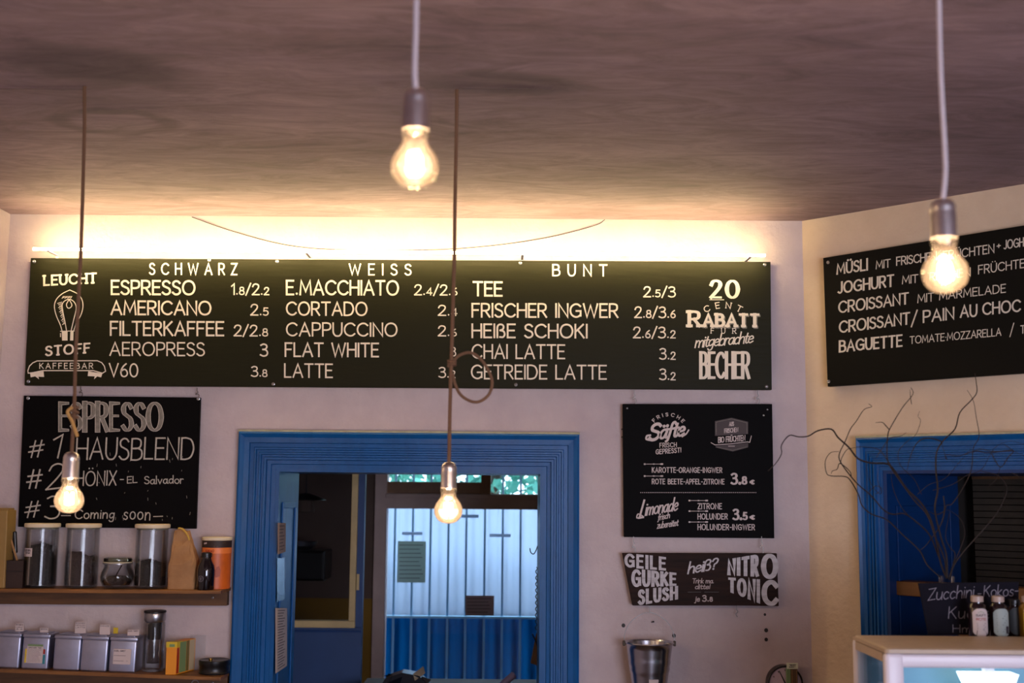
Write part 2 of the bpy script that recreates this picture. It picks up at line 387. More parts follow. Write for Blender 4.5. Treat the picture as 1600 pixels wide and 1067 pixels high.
class Pen:
    """collects lettering and drawn lines, mapped by mp(px,py,lift) onto a board face"""
    def __init__(s, mp): s.mp = mp
    def text(s, par, txt, x0, y0, x1, y1, h0, h1=None, w=.11, wh=None, track=.16, slant=0, serif=0, m=None, arc=None, name='lettering', lift=0, dx=0, dy=0, jit=0):
        h1 = h1 or h0; wh = wh or w
        # lay out
        items = []; cx = 0; i = 0
        while i < len(txt):
            ch = txt[i]; sz = 1
            if ch == '_': sz = .68; i += 1; ch = txt[i]
            items.append((ch, cx, sz)); cx += GL[ch][0] * sz + track; i += 1
        tot = cx - track
        hm = (h0 + h1) / 2
        L = math.hypot(x1 - x0, y1 - y0) if not arc else abs(R(arc[4] - arc[3])) * (arc[2] + hm / 2)
        sx = (L / hm) / tot if tot > .05 else 1
        g = G(); g.flat = True; kk = 0
        wmax = L / hm
        def mapf(p, lf):
            x = p.x; y = p.y
            if arc:
                acx, acy, ar, a0, a1 = arc
                a = R(a0 + (a1 - a0) * x / wmax); rr = ar + y * hm
                return s.mp(acx + math.sin(a) * rr + dx, acy - math.cos(a) * rr + dy, lf)
            u = x / wmax; h = h0 + (h1 - h0) * u
            return s.mp(x0 + (x1 - x0) * u + dx, y0 + (y1 - y0) * u - y * h + dy, lf)
        rnd = random.Random(txt)
        for ch, ox, sz in items:
            jy = rnd.uniform(-jit, jit)
            for k, pts in glyph_strokes(ch):
                q = [Vector(((ox + p.x * sz) * sx + slant * p.y * sz, p.y * sz + jy, 0)) for p in pts]
                wf = lambda d: (w * abs(d.y) + wh * abs(d.x)) / max(.01, abs(d.x) + abs(d.y)) * (sz ** .4)
                kk += 1; lf = lift + .00035 + (kk % 9) * .00002
                if k == '*':
                    rr = w * .62; n = 8
                    vs = [q[0] + Vector((math.cos(6.2832 * t / n) * rr, math.sin(6.2832 * t / n) * rr, 0)) for t in range(n)]; fs = [tuple(range(n))]
                elif k in '~@' and k:
                    vs, fs = ribbon(smooth_path(q, 5, k == '@'), wf, k == '@')
                else:
                    vs, fs = ribbon(q, wf, False) if len(q) > 1 else ([], [])
                g.add([mapf(v, lf) for v in vs], fs)
                if serif and k != '*' and k != '@':
                    for e, nb in ((q[0], q[1]), (q[-1], q[-2])):
                        d = (e - nb).normalized()
                        if abs(d.y) > .75 and (e.y < .15 or (e.y > .85 and ch != 'T')):
                            sw = w * serif; t = w * .38
                            vv = [Vector((e.x - sw, e.y - t, 0)), Vector((e.x + sw, e.y - t, 0)), Vector((e.x + sw, e.y + t, 0)), Vector((e.x - sw, e.y + t, 0))]
                            g.add([mapf(v, lf + .00019) for v in vv], [(0, 1, 2, 3)])
            if ch == ' ' and g.v:
                obj(name, g, m or M_chalk, par); g = G(); g.flat = True
            if track >= .7 and ch != ' ':
                o_ = obj('letter', g, m or M_chalk, par); g = G(); g.flat = True
        if track >= .7: return o_
        return obj(name, g, m or M_chalk, par)
    def line(s, par, pts, wpx, m=None, smooth=False, closed=False, name='drawn_line', lift=0, multi=None):
        g = G(); g.flat = True
        for n_, P_ in enumerate(multi or [pts]):
            q = [Vector((a, -b, 0)) for a, b in P_]
            if smooth: q = smooth_path(q, 5, closed)
            vs, fs = ribbon(q, lambda d: wpx, closed)
            g.add([s.mp(v.x, -v.y, .0003 + lift + (n_ % 5) * .00002) for v in vs], fs)
        return obj(name, g, m or M_chalk, par)
    def fill(s, par, pts, m=None, name='drawn_shape', lift=0):
        g = G(); g.flat = True
        g.add([s.mp(a, b, .00028 + lift) for a, b in pts], [tuple(range(len(pts)))])
        return obj(name, g, m or M_chalk, par)

# ================================================================== THE SETTING
O1 = onY(426, 900, WY).x; O2 = onY(849, 900, WY).x; OT = onY(640, 733, WY).z       # doorway 1 opening
C1 = onY(370, 860, WY).x; C2 = onY(904, 860, WY).x; CT = onY(640, 677, WY).z       # its casing
LX = onY(12, 400, WY).x
TH = .36
rend = 3.0
g = G()
g.box(LX - .2, O1, -TH, 0, 0, CEIL + .15, BW).box(O2, CORN.x + .25, -TH, 0, 0, CEIL + .15, BW).box(O1, O2, -TH, 0, OT, CEIL + .15, BW)
obj('wall_back', g, M_wall, kind='structure')
obj('wall_left', G().box(LX - .2, LX, -2.6, WY + .1, 0, CEIL + .15), M_wall, kind='structure')
# right wall with doorway 2
uo1, _ = onR(1384, 860); uc1, zc = onR(1345, 690); zot = onR(1384, 734)[1]; zct = onR(1343, 685)[1]
uo2 = uo1 + .84; uc2 = uo2 + (uo1 - uc1)
g = G()
for a, b, z0, z1 in ((-.05, uo1, 0, CEIL + .15), (uo2, rend, 0, CEIL + .15), (uo1, uo2, zot, CEIL + .15)):
    g.box(a, b, -.30, 0, z0, z1, RW)
obj('wall_right', g, M_wallR, kind='structure')
RE = RW(rend, 0, 0)
obj('wall_side', G().box(RE.x - .1, RE.x + .1, -2.6, RE.y, 0, CEIL + .15), M_wall, kind='structure')
g = G()
for a, b, z0, z1 in ((LX - .2, .6, 0, CEIL + .15), (2.9, RE.x + .1, 0, CEIL + .15), (.6, 2.9, 0, .78), (.6, 2.9, 2.22, CEIL + .15)):
    g.box(a, b, -2.7, -2.5, z0, z1)
obj('wall_front', g, M_wall, kind='structure')
obj('ceiling', G().box(LX - .2, RE.x + .1, -2.7, WY + .02, CEIL, CEIL + .12), M_ceil, kind='structure')
obj('floor', G().box(LX - .2, RE.x + .1, -2.7, 7.2, -.1, 0), M_floor, kind='structure')

# casings
PROF = [(0, 0), (0, .034), (.006, .038), (.013, .034), (.018, .031), (.034, .029), (.036, .022), (.048, .022), (.050, .027), (.055, .027), (.057, .020),
        (.063, .020), (.065, .025), (.070, .025), (.072, .018), (.078, .018), (.080, .024), (.087, .024), (.089, .012), (.100, .011), (.102, .006), (1.0, .006), (1.0, 0)]
def casing(fr, u0, u1, zt, W, par, zi):
    kz = (zt - zi) / W
    P_ = [(w * 1.0 if w < 1 else W, d) for w, d in PROF]
    k = W / .115
    P_ = [((w * k if i < len(PROF) - 2 else W), d) for i, (w, d) in enumerate(P_)]
    n = len(P_)
    def strip(a, b, nm):
        g = G(); vs = [fr(*a(w, d)) for w, d in P_] + [fr(*b(w, d)) for w, d in P_]
        g.add(vs, [(i, i + 1, n + i + 1, n + i) for i in range(n - 1)]); obj(nm, g, M_blue, par)
    strip(lambda w, d: (u0 + w, d, 0), lambda w, d: (u0 + w, d, zt - w * kz), 'casing_side')
    strip(lambda w, d: (u0 + w, d, zt - w * kz), lambda w, d: (u1 - w, d, zt - w * kz), 'casing_head')
    strip(lambda w, d: (u1 - w, d, zt - w * kz), lambda w, d: (u1 - w, d, 0), 'casing_side')
    obj('dusty_ledge', G().box(u0 - .002, u1 + .002, 0, .034, zt, zt + .006, fr), M_dust, par, label='pale dusty ledge on top of the blue casing')
d1 = empty('door_1', (0, WY, 0), kind='structure')
casing(BW, C1, C2, CT, O1 - C1, d1, OT - .002)
# deep panelled lining of doorway 1
def lining(fr, u0, u1, zt, dp, par, m, side):
    t = .012
    obj('lining', G().box(u0, u0 + t, -dp, .004, 0, zt, fr), m, par)
    obj('lining', G().box(u1 - t, u1, -dp, .004, 0, zt, fr), m, par)
    obj('lining_head', G().box(u0 + t, u1 - t, -dp, .004, zt - t, zt, fr), m, par)
    a, b = .05, dp - .06
    g = G()                      # raised moulding around the sunk panel on the visible reveal
    z0, z1 = .9, zt - .11
    for (y0, y1, q0, q1) in ((a, a + .02, z0, z1), (b - .02, b, z0, z1), (a + .02, b - .02, z1 - .02, z1), (a + .02, b - .02, z0, z0 + .02)):
        g.box(u0 + t, u0 + t + .006, -y1, -y0, q0, q1, fr)
    obj('panel_moulding', g, m, par, bevel=.002)
lining(BW, O1, O2, OT, TH, d1, M_blue, 0)
d2 = empty('door_2', RW((uo1 + uo2) / 2, 0, 0), kind='structure')
casing(RW, uc1, uc2, zct, uo1 - uc1, d2, zot - .002)
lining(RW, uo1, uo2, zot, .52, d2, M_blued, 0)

# ---- rear corridor beyond doorway 1
YR = 6.6
def yb(x0, x1, y0, y1, Y, T=.05, g=None):      # box whose front face at depth Y spans the given picture rectangle
    a = onY(x0, (y0 + y1) / 2, Y); b = onY(x1, (y0 + y1) / 2, Y); c = onY((x0 + x1) / 2, y0, Y); d = onY((x0 + x1) / 2, y1, Y)
    return (g or G()).box(a.x, b.x, Y, Y + T, d.z, c.z)
obj('wall_corridor_ceiling', G().box(-1.36, .73, WY + TH, YR + .3, 2.55, 2.65), M_far, kind='structure')
obj('wall_corridor_right', G().box(.62, .72, WY + TH, YR + .3, 0, 2.6), M_far, kind='structure')
xl = -1.25
obj('wall_corridor_left', G().box(xl - .1, xl, WY + TH, YR + .3, 0, 2.6), M_far, kind='structure')
XF0 = onY(584, 900, YR).x; XF1 = .44
ZT = onY(700, 700, YR).z + .25
g = G().box(xl, XF0, YR, YR + .12, 1.0, 2.6).box(XF1, .62, YR, YR + .12, 0, 2.6).box(XF0, XF1, YR, YR + .12, ZT, 2.6)
obj('wall_far', g, M_far, kind='structure')
zd = onY(573, 935, YR).z
obj('wall_far_dado', G().box(xl, XF0 - .001, YR - .004, YR, 0, zd), M_yelw, kind='structure', label='ochre yellow lower part of the far corridor wall')
# rear glazed door with transom lights
wn = empty('window_1', ((XF0 + XF1) / 2, YR, 0), kind='structure')
zt0 = onY(700, 771, YR).z; zg = onY(700, 795, YR).z
obj('frame_post', G().box(XF0, onY(603, 900, YR).x, YR - .04, YR + .08, 0, ZT), M_frameb, wn, bevel=.004)
obj('frame_post', G().box(XF1 - .06, XF1, YR - .04, YR + .08, 0, ZT), M_frameb, wn, bevel=.004)
obj('frame_head', G().box(XF0 + .06, XF1 - .06, YR - .04, YR + .08, zg, zt0), M_frameb, wn, bevel=.004)
obj('frame_ledge', G().box(XF0 + .06, XF1 - .06, YR - .06, YR - .04, zt0 - .025, zt0 - .004), M_frameb, wn, bevel=.003)
xs0 = onY(603, 750, YR).x; xm0 = onY(752, 750, YR).x; xm1 = onY(767, 750, YR).x; zs = onY(680, 753, YR).z
obj('mullion', G().box(xm0, xm1, YR - .03, YR + .05, zt0, ZT), M_sash, wn)
obj('sash_rail', G().box(xs0, xm0, YR - .02, YR + .04, zt0, zs), M_sash, wn, bevel=.003)
obj('pane', G().box(xs0, xm0, YR + .01, YR + .016, zs, ZT), M_pane, wn)
obj('pane', G().box(xm1, XF1 - .06, YR + .01, YR + .016, zt0, ZT), M_pane, wn)
obj('pane', G().box(xs0, XF1 - .06, YR + .01, YR + .016, 0, zg), M_pane, wn)
# grille of blue bars outside the glass
YG = 6.85
gr = empty('window_grille', (0, YG, .3), 'blue painted metal bar grille standing outside the rear glass door', 'grille')
for i, px in enumerate((588, 616, 644, 672, 700, 728, 757, 785, 813, 841, 868)):
    a = onY(px, 880, YG)
    obj('bar', G().box(a.x - .006, a.x + .006, YG, YG + .012, .3, 2.4), M_bars, gr)
for py in (964, 1066):
    z = onY(700, py, YG).z
    obj('rail', G().box(-1.1, .8, YG - .02, YG + .03, z - .006, z + .006), mat('pale_rail', (160, 205, 232), .5), gr)
obj('rail', G().box(-1.1, .8, YG, YG + .012, .28, .3), M_bars, gr)
# corrugated sheets
def corr(name, Y, z0, z1, m, amp, label):
    g = G(); n = 220; vs = []
    for i in range(n + 1):
        x = -1.6 + 3.0 * i / n; y = Y + amp * math.sin(x * 2 * math.pi / .1)
        vs += [(x, y, z0), (x, y, z1)]
    g.add(vs, [(2 * i, 2 * i + 2, 2 * i + 3, 2 * i + 1) for i in range(n)])
    o = obj(name, g, m, smooth=True, label=label, cat='fence panel')
    so = o.modifiers.new('thickness', 'SOLIDIFY'); so.thickness = .003
def sheetmat(nm, c, tl):
    m = bpy.data.materials.new(nm); m.use_nodes = True; t = m.node_tree; N = t.nodes; L = t.links
    N.remove(N['Principled BSDF'])
    a = N.new('ShaderNodeBsdfTranslucent'); b = N.new('ShaderNodeBsdfDiffuse'); mx = N.new('ShaderNodeMixShader')
    a.inputs[0].default_value = lin(c); b.inputs[0].default_value = lin(c); mx.inputs[0].default_value = 1 - tl
    L.new(a.outputs[0], mx.inputs[1]); L.new(b.outputs[0], mx.inputs[2]); L.new(mx.outputs[0], N['Material Output'].inputs[0])
    return m
zc1 = onY(700, 964, 7.3).z; zc2 = onY(700, 779, 7.3).z
corr('corrugated_sheet', 7.3, zc1, zc2, sheetmat('frosted_corrugated', (224, 232, 246), .75), .014, 'upper frosted pale blue corrugated sheet behind the rear glass door')
corr('corrugated_sheet', 7.36, .2, zc1 + .02, sheetmat('deep_blue_corrugated', (8, 80, 134), .12), .014, 'lower deep blue corrugated sheet below the pale one')
for k in range(2):
    x = (-1.45, 1.25)[k]
    obj('fence_post', G().box(x - .03, x + .03, 7.376, 7.44, 0, zc2 + .05), M_bars, label=('left' if k == 0 else 'right') + ' blue post holding the corrugated sheets', cat='post')
obj('ground_outside', G().box(-6, 6, 7.2, 16, -.12, -.02), mat('paving', (120, 120, 118), .9), kind='structure')
# foliage beyond the sheets
g = G(); rr = random.Random(3)
for i in range(11000):
    p = Vector((rr.uniform(-2.2, 1.8), rr.uniform(8.4, 9.6), rr.uniform(1.3, 2.9)))
    if rr.random() < .35 and p.z > 2.05 + .3 * math.sin(p.x * 5): continue
    a = Vector((rr.uniform(-1, 1), rr.uniform(-1, 1), rr.uniform(-1, 1))).normalized() * .05
    b = Vector((rr.uniform(-1, 1), rr.uniform(-1, 1), rr.uniform(-1, 1))).normalized() * .03
    g.add([p - a, p + b, p + a, p - b], [(0, 1, 2, 3)])
g.flat = True
tr = empty('tree', (0, 9, 0), 'blurred green tree crown seen through the transom lights of the rear door', 'tree')
o = obj('foliage', g, M_leaf, tr, kind='stuff')
obj('trunk', G().tube([(-.2, 9, 0), (-.25, 9, 1.0), (-.1, 9.05, 2.0)], [.09, .07, .04]), M_brown, tr)

# partition with cream framed window in the corridor
YP = 5.2
px0, px1 = xl, onY(567, 900, YP).x
wx1 = onY(547, 900, YP).x; wz0 = onY(500, 969, YP).z; fx1 = onY(557, 900, YP).x; fz0 = onY(500, 980, YP).z
g = G().box(px0, px1, YP, YP + .05, 0, fz0 + .002).box(fx1 - .002, px1, YP, YP + .05, fz0, 2.55)
pt = empty('wall_partition', ((px0 + px1) / 2, YP, 0), kind='structure')
obj('blue_panel', g, mat('dull_blue_paint', (26, 62, 112), .5, var=.2, vscale=6), pt)
obj('panel_ledge', G().box(px0, px1, YP - .008, YP, fz0 - .02, fz0 - .01), M_blued, pt)
obj('window_frame_rail', G().box(px0, fx1, YP - .02, YP + .04, fz0, wz0), M_cream, pt, bevel=.003)
obj('window_frame_stile', G().box(wx1, fx1, YP - .0205, YP + .04, wz0 - .001, 2.5), M_cream, pt, bevel=.003)
obj('latch', yb(557, 561, 897, 922, YP - .02, .01), M_cream, pt)
obj('pane', G().box(px0, wx1, YP + .01, YP + .014, wz0, 2.5), glass('dusk_glass', (.8, .8, .8)), pt)

# ================================================================== BOARDS
def quad_board(name, corners, Y, T, m, label, cat='sign', group=None, bevel=.001):
    P_ = [onY(a, b, Y) for a, b in corners]
    root = empty(name, (sum(p.x for p in P_) / 4, Y + T, min(p.z for p in P_)), label, cat, group)
    obj('panel', G().prism(P_, (0, T, 0)), m, root, bevel=bevel, seg=1)
    return root
def pen_y(Y): return Pen(lambda px, py, lf: onY(px, py, Y - lf))
def screw(par, p, r=.0055, n=Vector((0, -1, 0))):
    a = n.normalized(); x = Vector((0, 0, 1)).cross(a).normalized(); y = a.cross(x); g = G(); N_ = 12
    vs = [];
    for rr_, dd in ((r, 0), (r, .0018), (r * .6, .0026), (r * .25, .0015)):
        for k in range(N_):
            t = 6.2832 * k / N_; vs.append(p + x * math.cos(t) * rr_ + y * math.sin(t) * rr_ + a * dd)
    fs = [(i * N_ + k, i * N_ + (k + 1) % N_, (i + 1) * N_ + (k + 1) % N_, (i + 1) * N_ + k) for i in range(3) for k in range(N_)] + [tuple(range(3 * N_, 4 * N_))]
    g.add(vs, fs); obj('screw', g, M_steel, par)

YB = WY - .035
mb = quad_board('menu_board', [(48, 403), (1204, 409), (1206, 609), (38, 602)], YB, .018, M_board, 'long black hand-lettered coffee menu board with three columns of drinks and prices')
for x, y in ((53.5, 408.5), (327, 406.5), (433, 408.5), (813, 411), (1195, 413.5), (44.5, 596), (427, 600), (806, 601), (1198, 604)):
    screw(mb, onY(x, y, YB))
for x in (100, 450, 800, 1150):
    p = onY(x, 500, YB + .018); obj('standoff', G().box(p.x - .02, p.x + .02, YB + .018, WY, p.z - .05, p.z + .05), M_woodd, mb)
p = pen_y(YB)
T = p.text
for s, x0, x1, b, h in (('SCHWARZ', 234, 370, 428.5, 17), ('WEISS', 546, 642, 429, 16.5), ('BUNT', 864, 948, 430.5, 17)):
    T(mb, s, x0, b, x1, b + .5, h, w=.13, track=.75)
rows = [('ESPRESSO', 173.5, 305, 460.5, 23, .13), ('AMERICANO', 173, 330, 492, 22.5, .125), ('FILTERKAFFEE', 172, 350, 524.5, 23, .12), ('AEROPRESS', 171, 320, 556, 22, .10), ('V60', 170, 216, 589, 22, .10),
        ('E.MACCHIATO', 447, 623, 461, 23.5, .12), ('CORTADO', 447, 574, 493, 22, .115), ('CAPPUCCINO', 447, 621, 525.5, 22, .11), ('FLAT WHITE', 445, 592, 557.5, 22.5, .115), ('LATTE', 444, 520, 590, 22.5, .105),
        ('TEE', 739, 785, 462.5, 23, .13), ('FRISCHER INGWER', 737, 966, 496, 22.5, .12), ('HEIßE SCHOKI', 737, 918, 528, 22.5, .12), ('CHAI LATTE', 737, 883, 560.5, 23, .105), ('GETREIDE LATTE', 736, 948, 592.5, 23, .105)]
for s, x0, x1, b, h, ww in rows:
    T(mb, s, x0 + 1, b - 1, x1 - 1, b - .4, h - 2, w=ww * 1.12, track=.19)
for s, x0, x1, b, h in (('1._8/2._2', 362, 420, 461, 18), ('2._5', 392, 419, 493, 18), ('2/2._8', 366, 418, 525.5, 18), ('3', 407, 418, 557, 20), ('3._8', 393, 417, 589, 17),
        ('2._4/2._6', 648, 714, 461.5, 17), ('2._4', 685, 714, 493.5, 17), ('2._6', 685, 713, 525.5, 17), ('3', 704, 712, 557, 15), ('3._2', 686, 711, 590.5, 17),
        ('2._5/3', 1006, 1055, 464.5, 17), ('2._8/3._6', 992, 1055, 497, 18), ('2._6/3._2', 990, 1055, 528.5, 18), ('3._2', 1031, 1055, 562, 18), ('3._2', 1031, 1055, 594, 18)):
    T(mb, s, x0, b - 1, x1, b - .6, h - 1.5, w=.13, track=.14)
# left logo
T(mb, 'LEUCHT', 69, 445.5, 150, 441.5, 14.5, w=.24, wh=.18, track=.26, serif=.85)
T(mb, 'STOFF', 72, 555.5, 140, 550.5, 14, w=.24, wh=.18, track=.28, serif=.85)
p.line(mb, None, 1.3, multi=[[(v.x, v.y) for v in smooth_path([(a, b, 0) for a, b in q], 5)] for q in (
    [(109, 453), (97, 459), (88, 468), (85, 479), (88, 493), (94, 507), (97, 517)], [(109, 453), (121, 459), (128, 468), (129.5, 480), (126, 493), (120, 503), (115, 517)],
    [(104, 517), (101, 500), (97, 482), (99, 472), (108, 467.5), (116, 472), (119, 482), (115, 500), (111, 517)], [(108, 468), (104, 475), (105, 480), (108, 481.5), (111.5, 479), (112, 475), (108, 468)])])
p.line(mb, None, 1.0, m=M_chalk, multi=[[(90 + .5 * i + (i % 3), 474 + 2.2 * i), (96.5 + .35 * i, 472 + 2.2 * i)] for i in range(16)] + [[(97 + 2.2 * i, 466 - i % 2), (99 + 2.2 * i, 463)] for i in range(7)])
p.fill(mb, [(96.5, 518), (105.5, 517.5), (105.5, 532), (97, 532)]); p.fill(mb, [(110, 517.5), (115, 517.5), (114.5, 532), (109.5, 532)])
p.line(mb, None, 1.2, multi=[[(94.5, 517.5), (116, 517)], [(94.5, 521), (94.5, 526)]])
p.line(mb, [(43.5, 579), (46, 572), (51, 567), (58, 563.8), (152, 563.5), (159, 566.5), (163, 572), (165, 580), (160, 583), (146, 579), (67, 579), (52, 582), (44, 583)], 1.5, closed=True)
p.fill(mb, [(47, 583), (68, 580), (69, 589), (60, 588.5), (61, 592.5), (55, 588), (48, 589.5)]); p.fill(mb, [(138, 580), (160, 583.5), (158, 589.5), (152, 588), (147, 592.5), (148, 588), (137, 587.5)])
T(mb, 'KAFFEEBAR', 62, 575.7, 145, 575.7, 8.3, w=.15, track=.42)
# right logo
T(mb, '20', 1111, 464.5, 1153, 465, 26, w=.27, wh=.12, track=.3)
p.line(mb, [(1109, 468.3), (1131, 468.3)], 1.0)
T(mb, 'CENT', 0, 0, 0, 0, 9, w=.15, serif=1.0, track=.9, arc=(1130, 535, 54, -30, 29))
T(mb, 'R', 1077, 509, 1093, 509, 22, w=.27, wh=.17, track=.3, serif=.9)
T(mb, 'ABATT', 1100, 509, 1185, 509.5, 18, w=.29, wh=.2, track=.32, serif=.75)
T(mb, 'ABATT', 1100, 509, 1185, 509.5, 18, w=.29, wh=.2, track=.32, serif=.75, m=M_chalkg, dx=1.6, dy=1.8, lift=-.0002)
T(mb, 'FÜR', 1111, 520.5, 1150, 521, 8, w=.14, track=1.3, serif=1.1)
T(mb, 'mitgebrachte', 1086, 543, 1176, 535, 17, w=.13, wh=.1, track=.05, slant=.22)
T(mb, 'BECHER', 1095, 590, 1170, 590, 39, w=.14, wh=.10, track=.2)

# espresso chalk board hanging below the menu board
YE = WY - .03
eb = quad_board('chalkboard', [(37, 618), (313, 621), (306, 826), (28, 823)], YE, .014, M_board2, 'square black chalkboard listing espresso beans in handwriting above the jar shelf')
screw(eb, onY(44, 622, YE)); screw(eb, onY(310, 623, YE))
p = pen_y(YE); T = p.text
T(eb, 'ESPRESSO', 94, 672, 252, 672, 42, w=.20, wh=.09, track=.26, m=M_chalkw)
T(eb, 'ESPRESSO', 94, 672, 252, 672, 42, w=.145, wh=.045, track=.26, m=M_chalkg, lift=.0003)
kw = dict(m=M_chalkw, jit=.03)
T(eb, '#', 45, 714, 68, 712, 25, w=.09, **kw); T(eb, '1', 78, 715, 91, 715, 36, w=.07, slant=.22, **kw)
T(eb, 'HAUSBLEND', 119, 718, 302, 717, 33, w=.075, track=.16, slant=.05, **kw)
T(eb, '#', 42, 762, 65, 761, 28, w=.09, **kw); T(eb, '2', 72, 765, 96, 762, 38, w=.065, slant=.15, **kw)
T(eb, 'PHÖNIX', 106, 759, 181, 758, 22, w=.09, track=.2, slant=.05, **kw)
T(eb, '-', 188, 754, 193, 754, 11, w=.14, **kw); T(eb, 'EL', 199, 755, 214, 754, 10, w=.14, **kw); T(eb, 'Salvador', 226, 756, 286, 755, 11.5, w=.13, **kw)
T(eb, '#', 39, 808, 62, 806, 24, w=.09, **kw); T(eb, '3', 70, 811, 92, 811, 35, w=.065, slant=.1, **kw)
T(eb, '~', 96, 810, 110, 810, 10, w=.14, **kw); T(eb, 'Coming', 117, 810, 178, 810, 14, w=.12, track=.2, slant=.1, **kw)
T(eb, 'soon', 193, 811, 234, 812, 19, w=.09, track=.24, slant=.08, **kw); T(eb, '~', 240, 811.5, 254, 811, 10, w=.14, **kw)
rr = random.Random(5)
p.line(eb, None, .9, m=M_chalkg, multi=[[(x, y), (x + rr.uniform(-1, 1), y + rr.uniform(1, 4))] for x, y in [(rr.uniform(150, 300), rr.uniform(700, 815)) for _ in range(26)]], name='chalk_speck')

# juice board
jb = quad_board('drinks_board', [(973, 631), (1206.5, 631), (1210, 841), (975, 839)], YE, .014, M_board2, 'square black printed board for fresh juices and lemonade, hung below the long menu board')
for x, y in ((980, 638), (1199, 640), (1193, 649)): screw(jb, onY(x, y, YE), .003)
p = pen_y(YE); T = p.text
MP = mat('print_white', (196, 182, 178), .7)
T(jb, 'FRISCHE', 0, 0, 0, 0, 5, w=.2, track=.75, arc=(1044, 679, 29, -48, 50), m=MP)
T(jb, 'S', 1014, 688, 1028, 686, 24, w=.2, slant=.25, m=MP); T(jb, 'äfte', 1030, 685.5, 1068, 680, 22, w=.19, wh=.15, track=.06, slant=.25, m=MP)
p.line(jb, [(1018, 688), (1010, 686), (1011, 681), (1016, 680)], 3, m=MP, smooth=True); p.line(jb, [(1066, 682), (1072, 678), (1076, 672)], 2.2, m=MP, smooth=True)
T(jb, 'FRISCH', 1031, 699, 1057, 698, 6.6, w=.165, track=.29, m=MP); T(jb, 'GEPRESST!', 1025, 709.5, 1064, 706.5, 7, w=.165, track=.29, m=MP)
T(jb, 'KAROTTE-ORANGE-INGWER', 1019, 738, 1128, 738.3, 7.6, w=.165, track=.29, m=MP)
T(jb, 'ROTE BEETE-APFEL-ZITRONE', 1019, 756, 1131.5, 756.3, 7.6, w=.165, track=.29, m=MP)
T(jb, '3._8', 1143, 756, 1166, 756, 16, w=.26, wh=.16, track=.2, m=MP); T(jb, '€', 1172, 756, 1178, 756, 9, w=.22, m=MP)
T(jb, 'ZITRONE', 1090.5, 795, 1127.5, 795, 8.3, w=.165, track=.29, m=MP); T(jb, 'HOLUNDER', 1090.5, 811, 1136.5, 811, 8.3, w=.165, track=.29, m=MP); T(jb, 'HOLUNDER-INGWER', 1090.5, 827.5, 1179, 827.8, 8.3, w=.165, track=.29, m=MP)
T(jb, '3._5', 1146, 811.5, 1167, 811.5, 15.5, w=.26, wh=.16, track=.2, m=MP); T(jb, '€', 1172, 811, 1178.5, 811, 9, w=.22, m=MP)
p.line(jb, None, .8, m=MP, multi=[[(a, b), (a + 29, b)] for a, b in ((1007, 725), (1007, 743.7), (1077, 782), (1077, 798.5), (1077, 815.5))], name='arrow')
for a, b in ((1007, 725), (1007, 743.7), (1077, 782), (1077, 798.5), (1077, 815.5)):
    p.line(jb, None, 2.4, m=MP, multi=[[(a, b), (a + .6, b)], [(a + 26, b), (a + 28, b)]], name='arrow_tip'); p.line(jb, [(a + 14, b), (a + 15, b)], 1.8, m=MP, name='arrow_tip')
p.line(jb, None, 1.1, m=MP, multi=[[(1001 + 2.9 * i, 769.5), (1001.5 + 2.9 * i, 769.5)] for i in range(63)], name='dotted_line')
T(jb, 'L', 999, 809, 1005, 808, 26, w=.12, slant=.3, m=MP); T(jb, 'imonade', 1008, 805, 1058, 797, 19, w=.13, wh=.1, track=.13, slant=.2, m=MP)
p.line(jb, [(1000, 808), (995, 809), (997, 803), (1004, 806)], 1.8, m=MP, smooth=True)
T(jb, 'frisch', 1028, 813, 1046, 809, 9, w=.14, track=.14, slant=.15, m=MP); T(jb, 'zubereitet', 1027, 825.5, 1059, 821, 9.5, w=.14, track=.14, slant=.15, m=MP)
MG = mat('print_dark_grey', (70, 62, 64), .8)
p.fill(jb, [(1117, 658), (1143, 652.5), (1169, 659), (1169, 678), (1117, 681)], MG); p.fill(jb, [(1118, 696.5), (1169, 692), (1169, 699), (1145, 705.5), (1118, 699)], MG)
p.line(jb, [(1119, 679), (1119, 659.5), (1143, 654.5), (1167, 660.5), (1167, 677)], .7, m=M_chalkg, lift=.0002)
p.line(jb, [(1120, 698.5), (1145, 703.5), (1167, 698)], .7, m=M_chalkg, lift=.0002)
T(jb, 'AUS', 1139.5, 665.5, 1146.5, 665, 6, w=.16, track=.25, m=MP, lift=.0003); T(jb, 'FRISCHEN', 1132, 676.5, 1153, 674.5, 6.5, w=.15, track=.2, m=MP, lift=.0003)
T(jb, 'BIO FRÜCHTEN', 1122.5, 691.5, 1164, 688.3, 8.3, w=.15, track=.2, m=MP)
p.line(jb, [(1111, 691.5), (1117, 695), (1140, 693.5), (1168, 690.3), (1171.5, 691), (1174, 681)], 1.1, m=MP, lift=.0003)
p.line(jb, [(1138 + i, 696.5 + (i % 2)) for i in range(11)], .7, m=MP, lift=.0004)

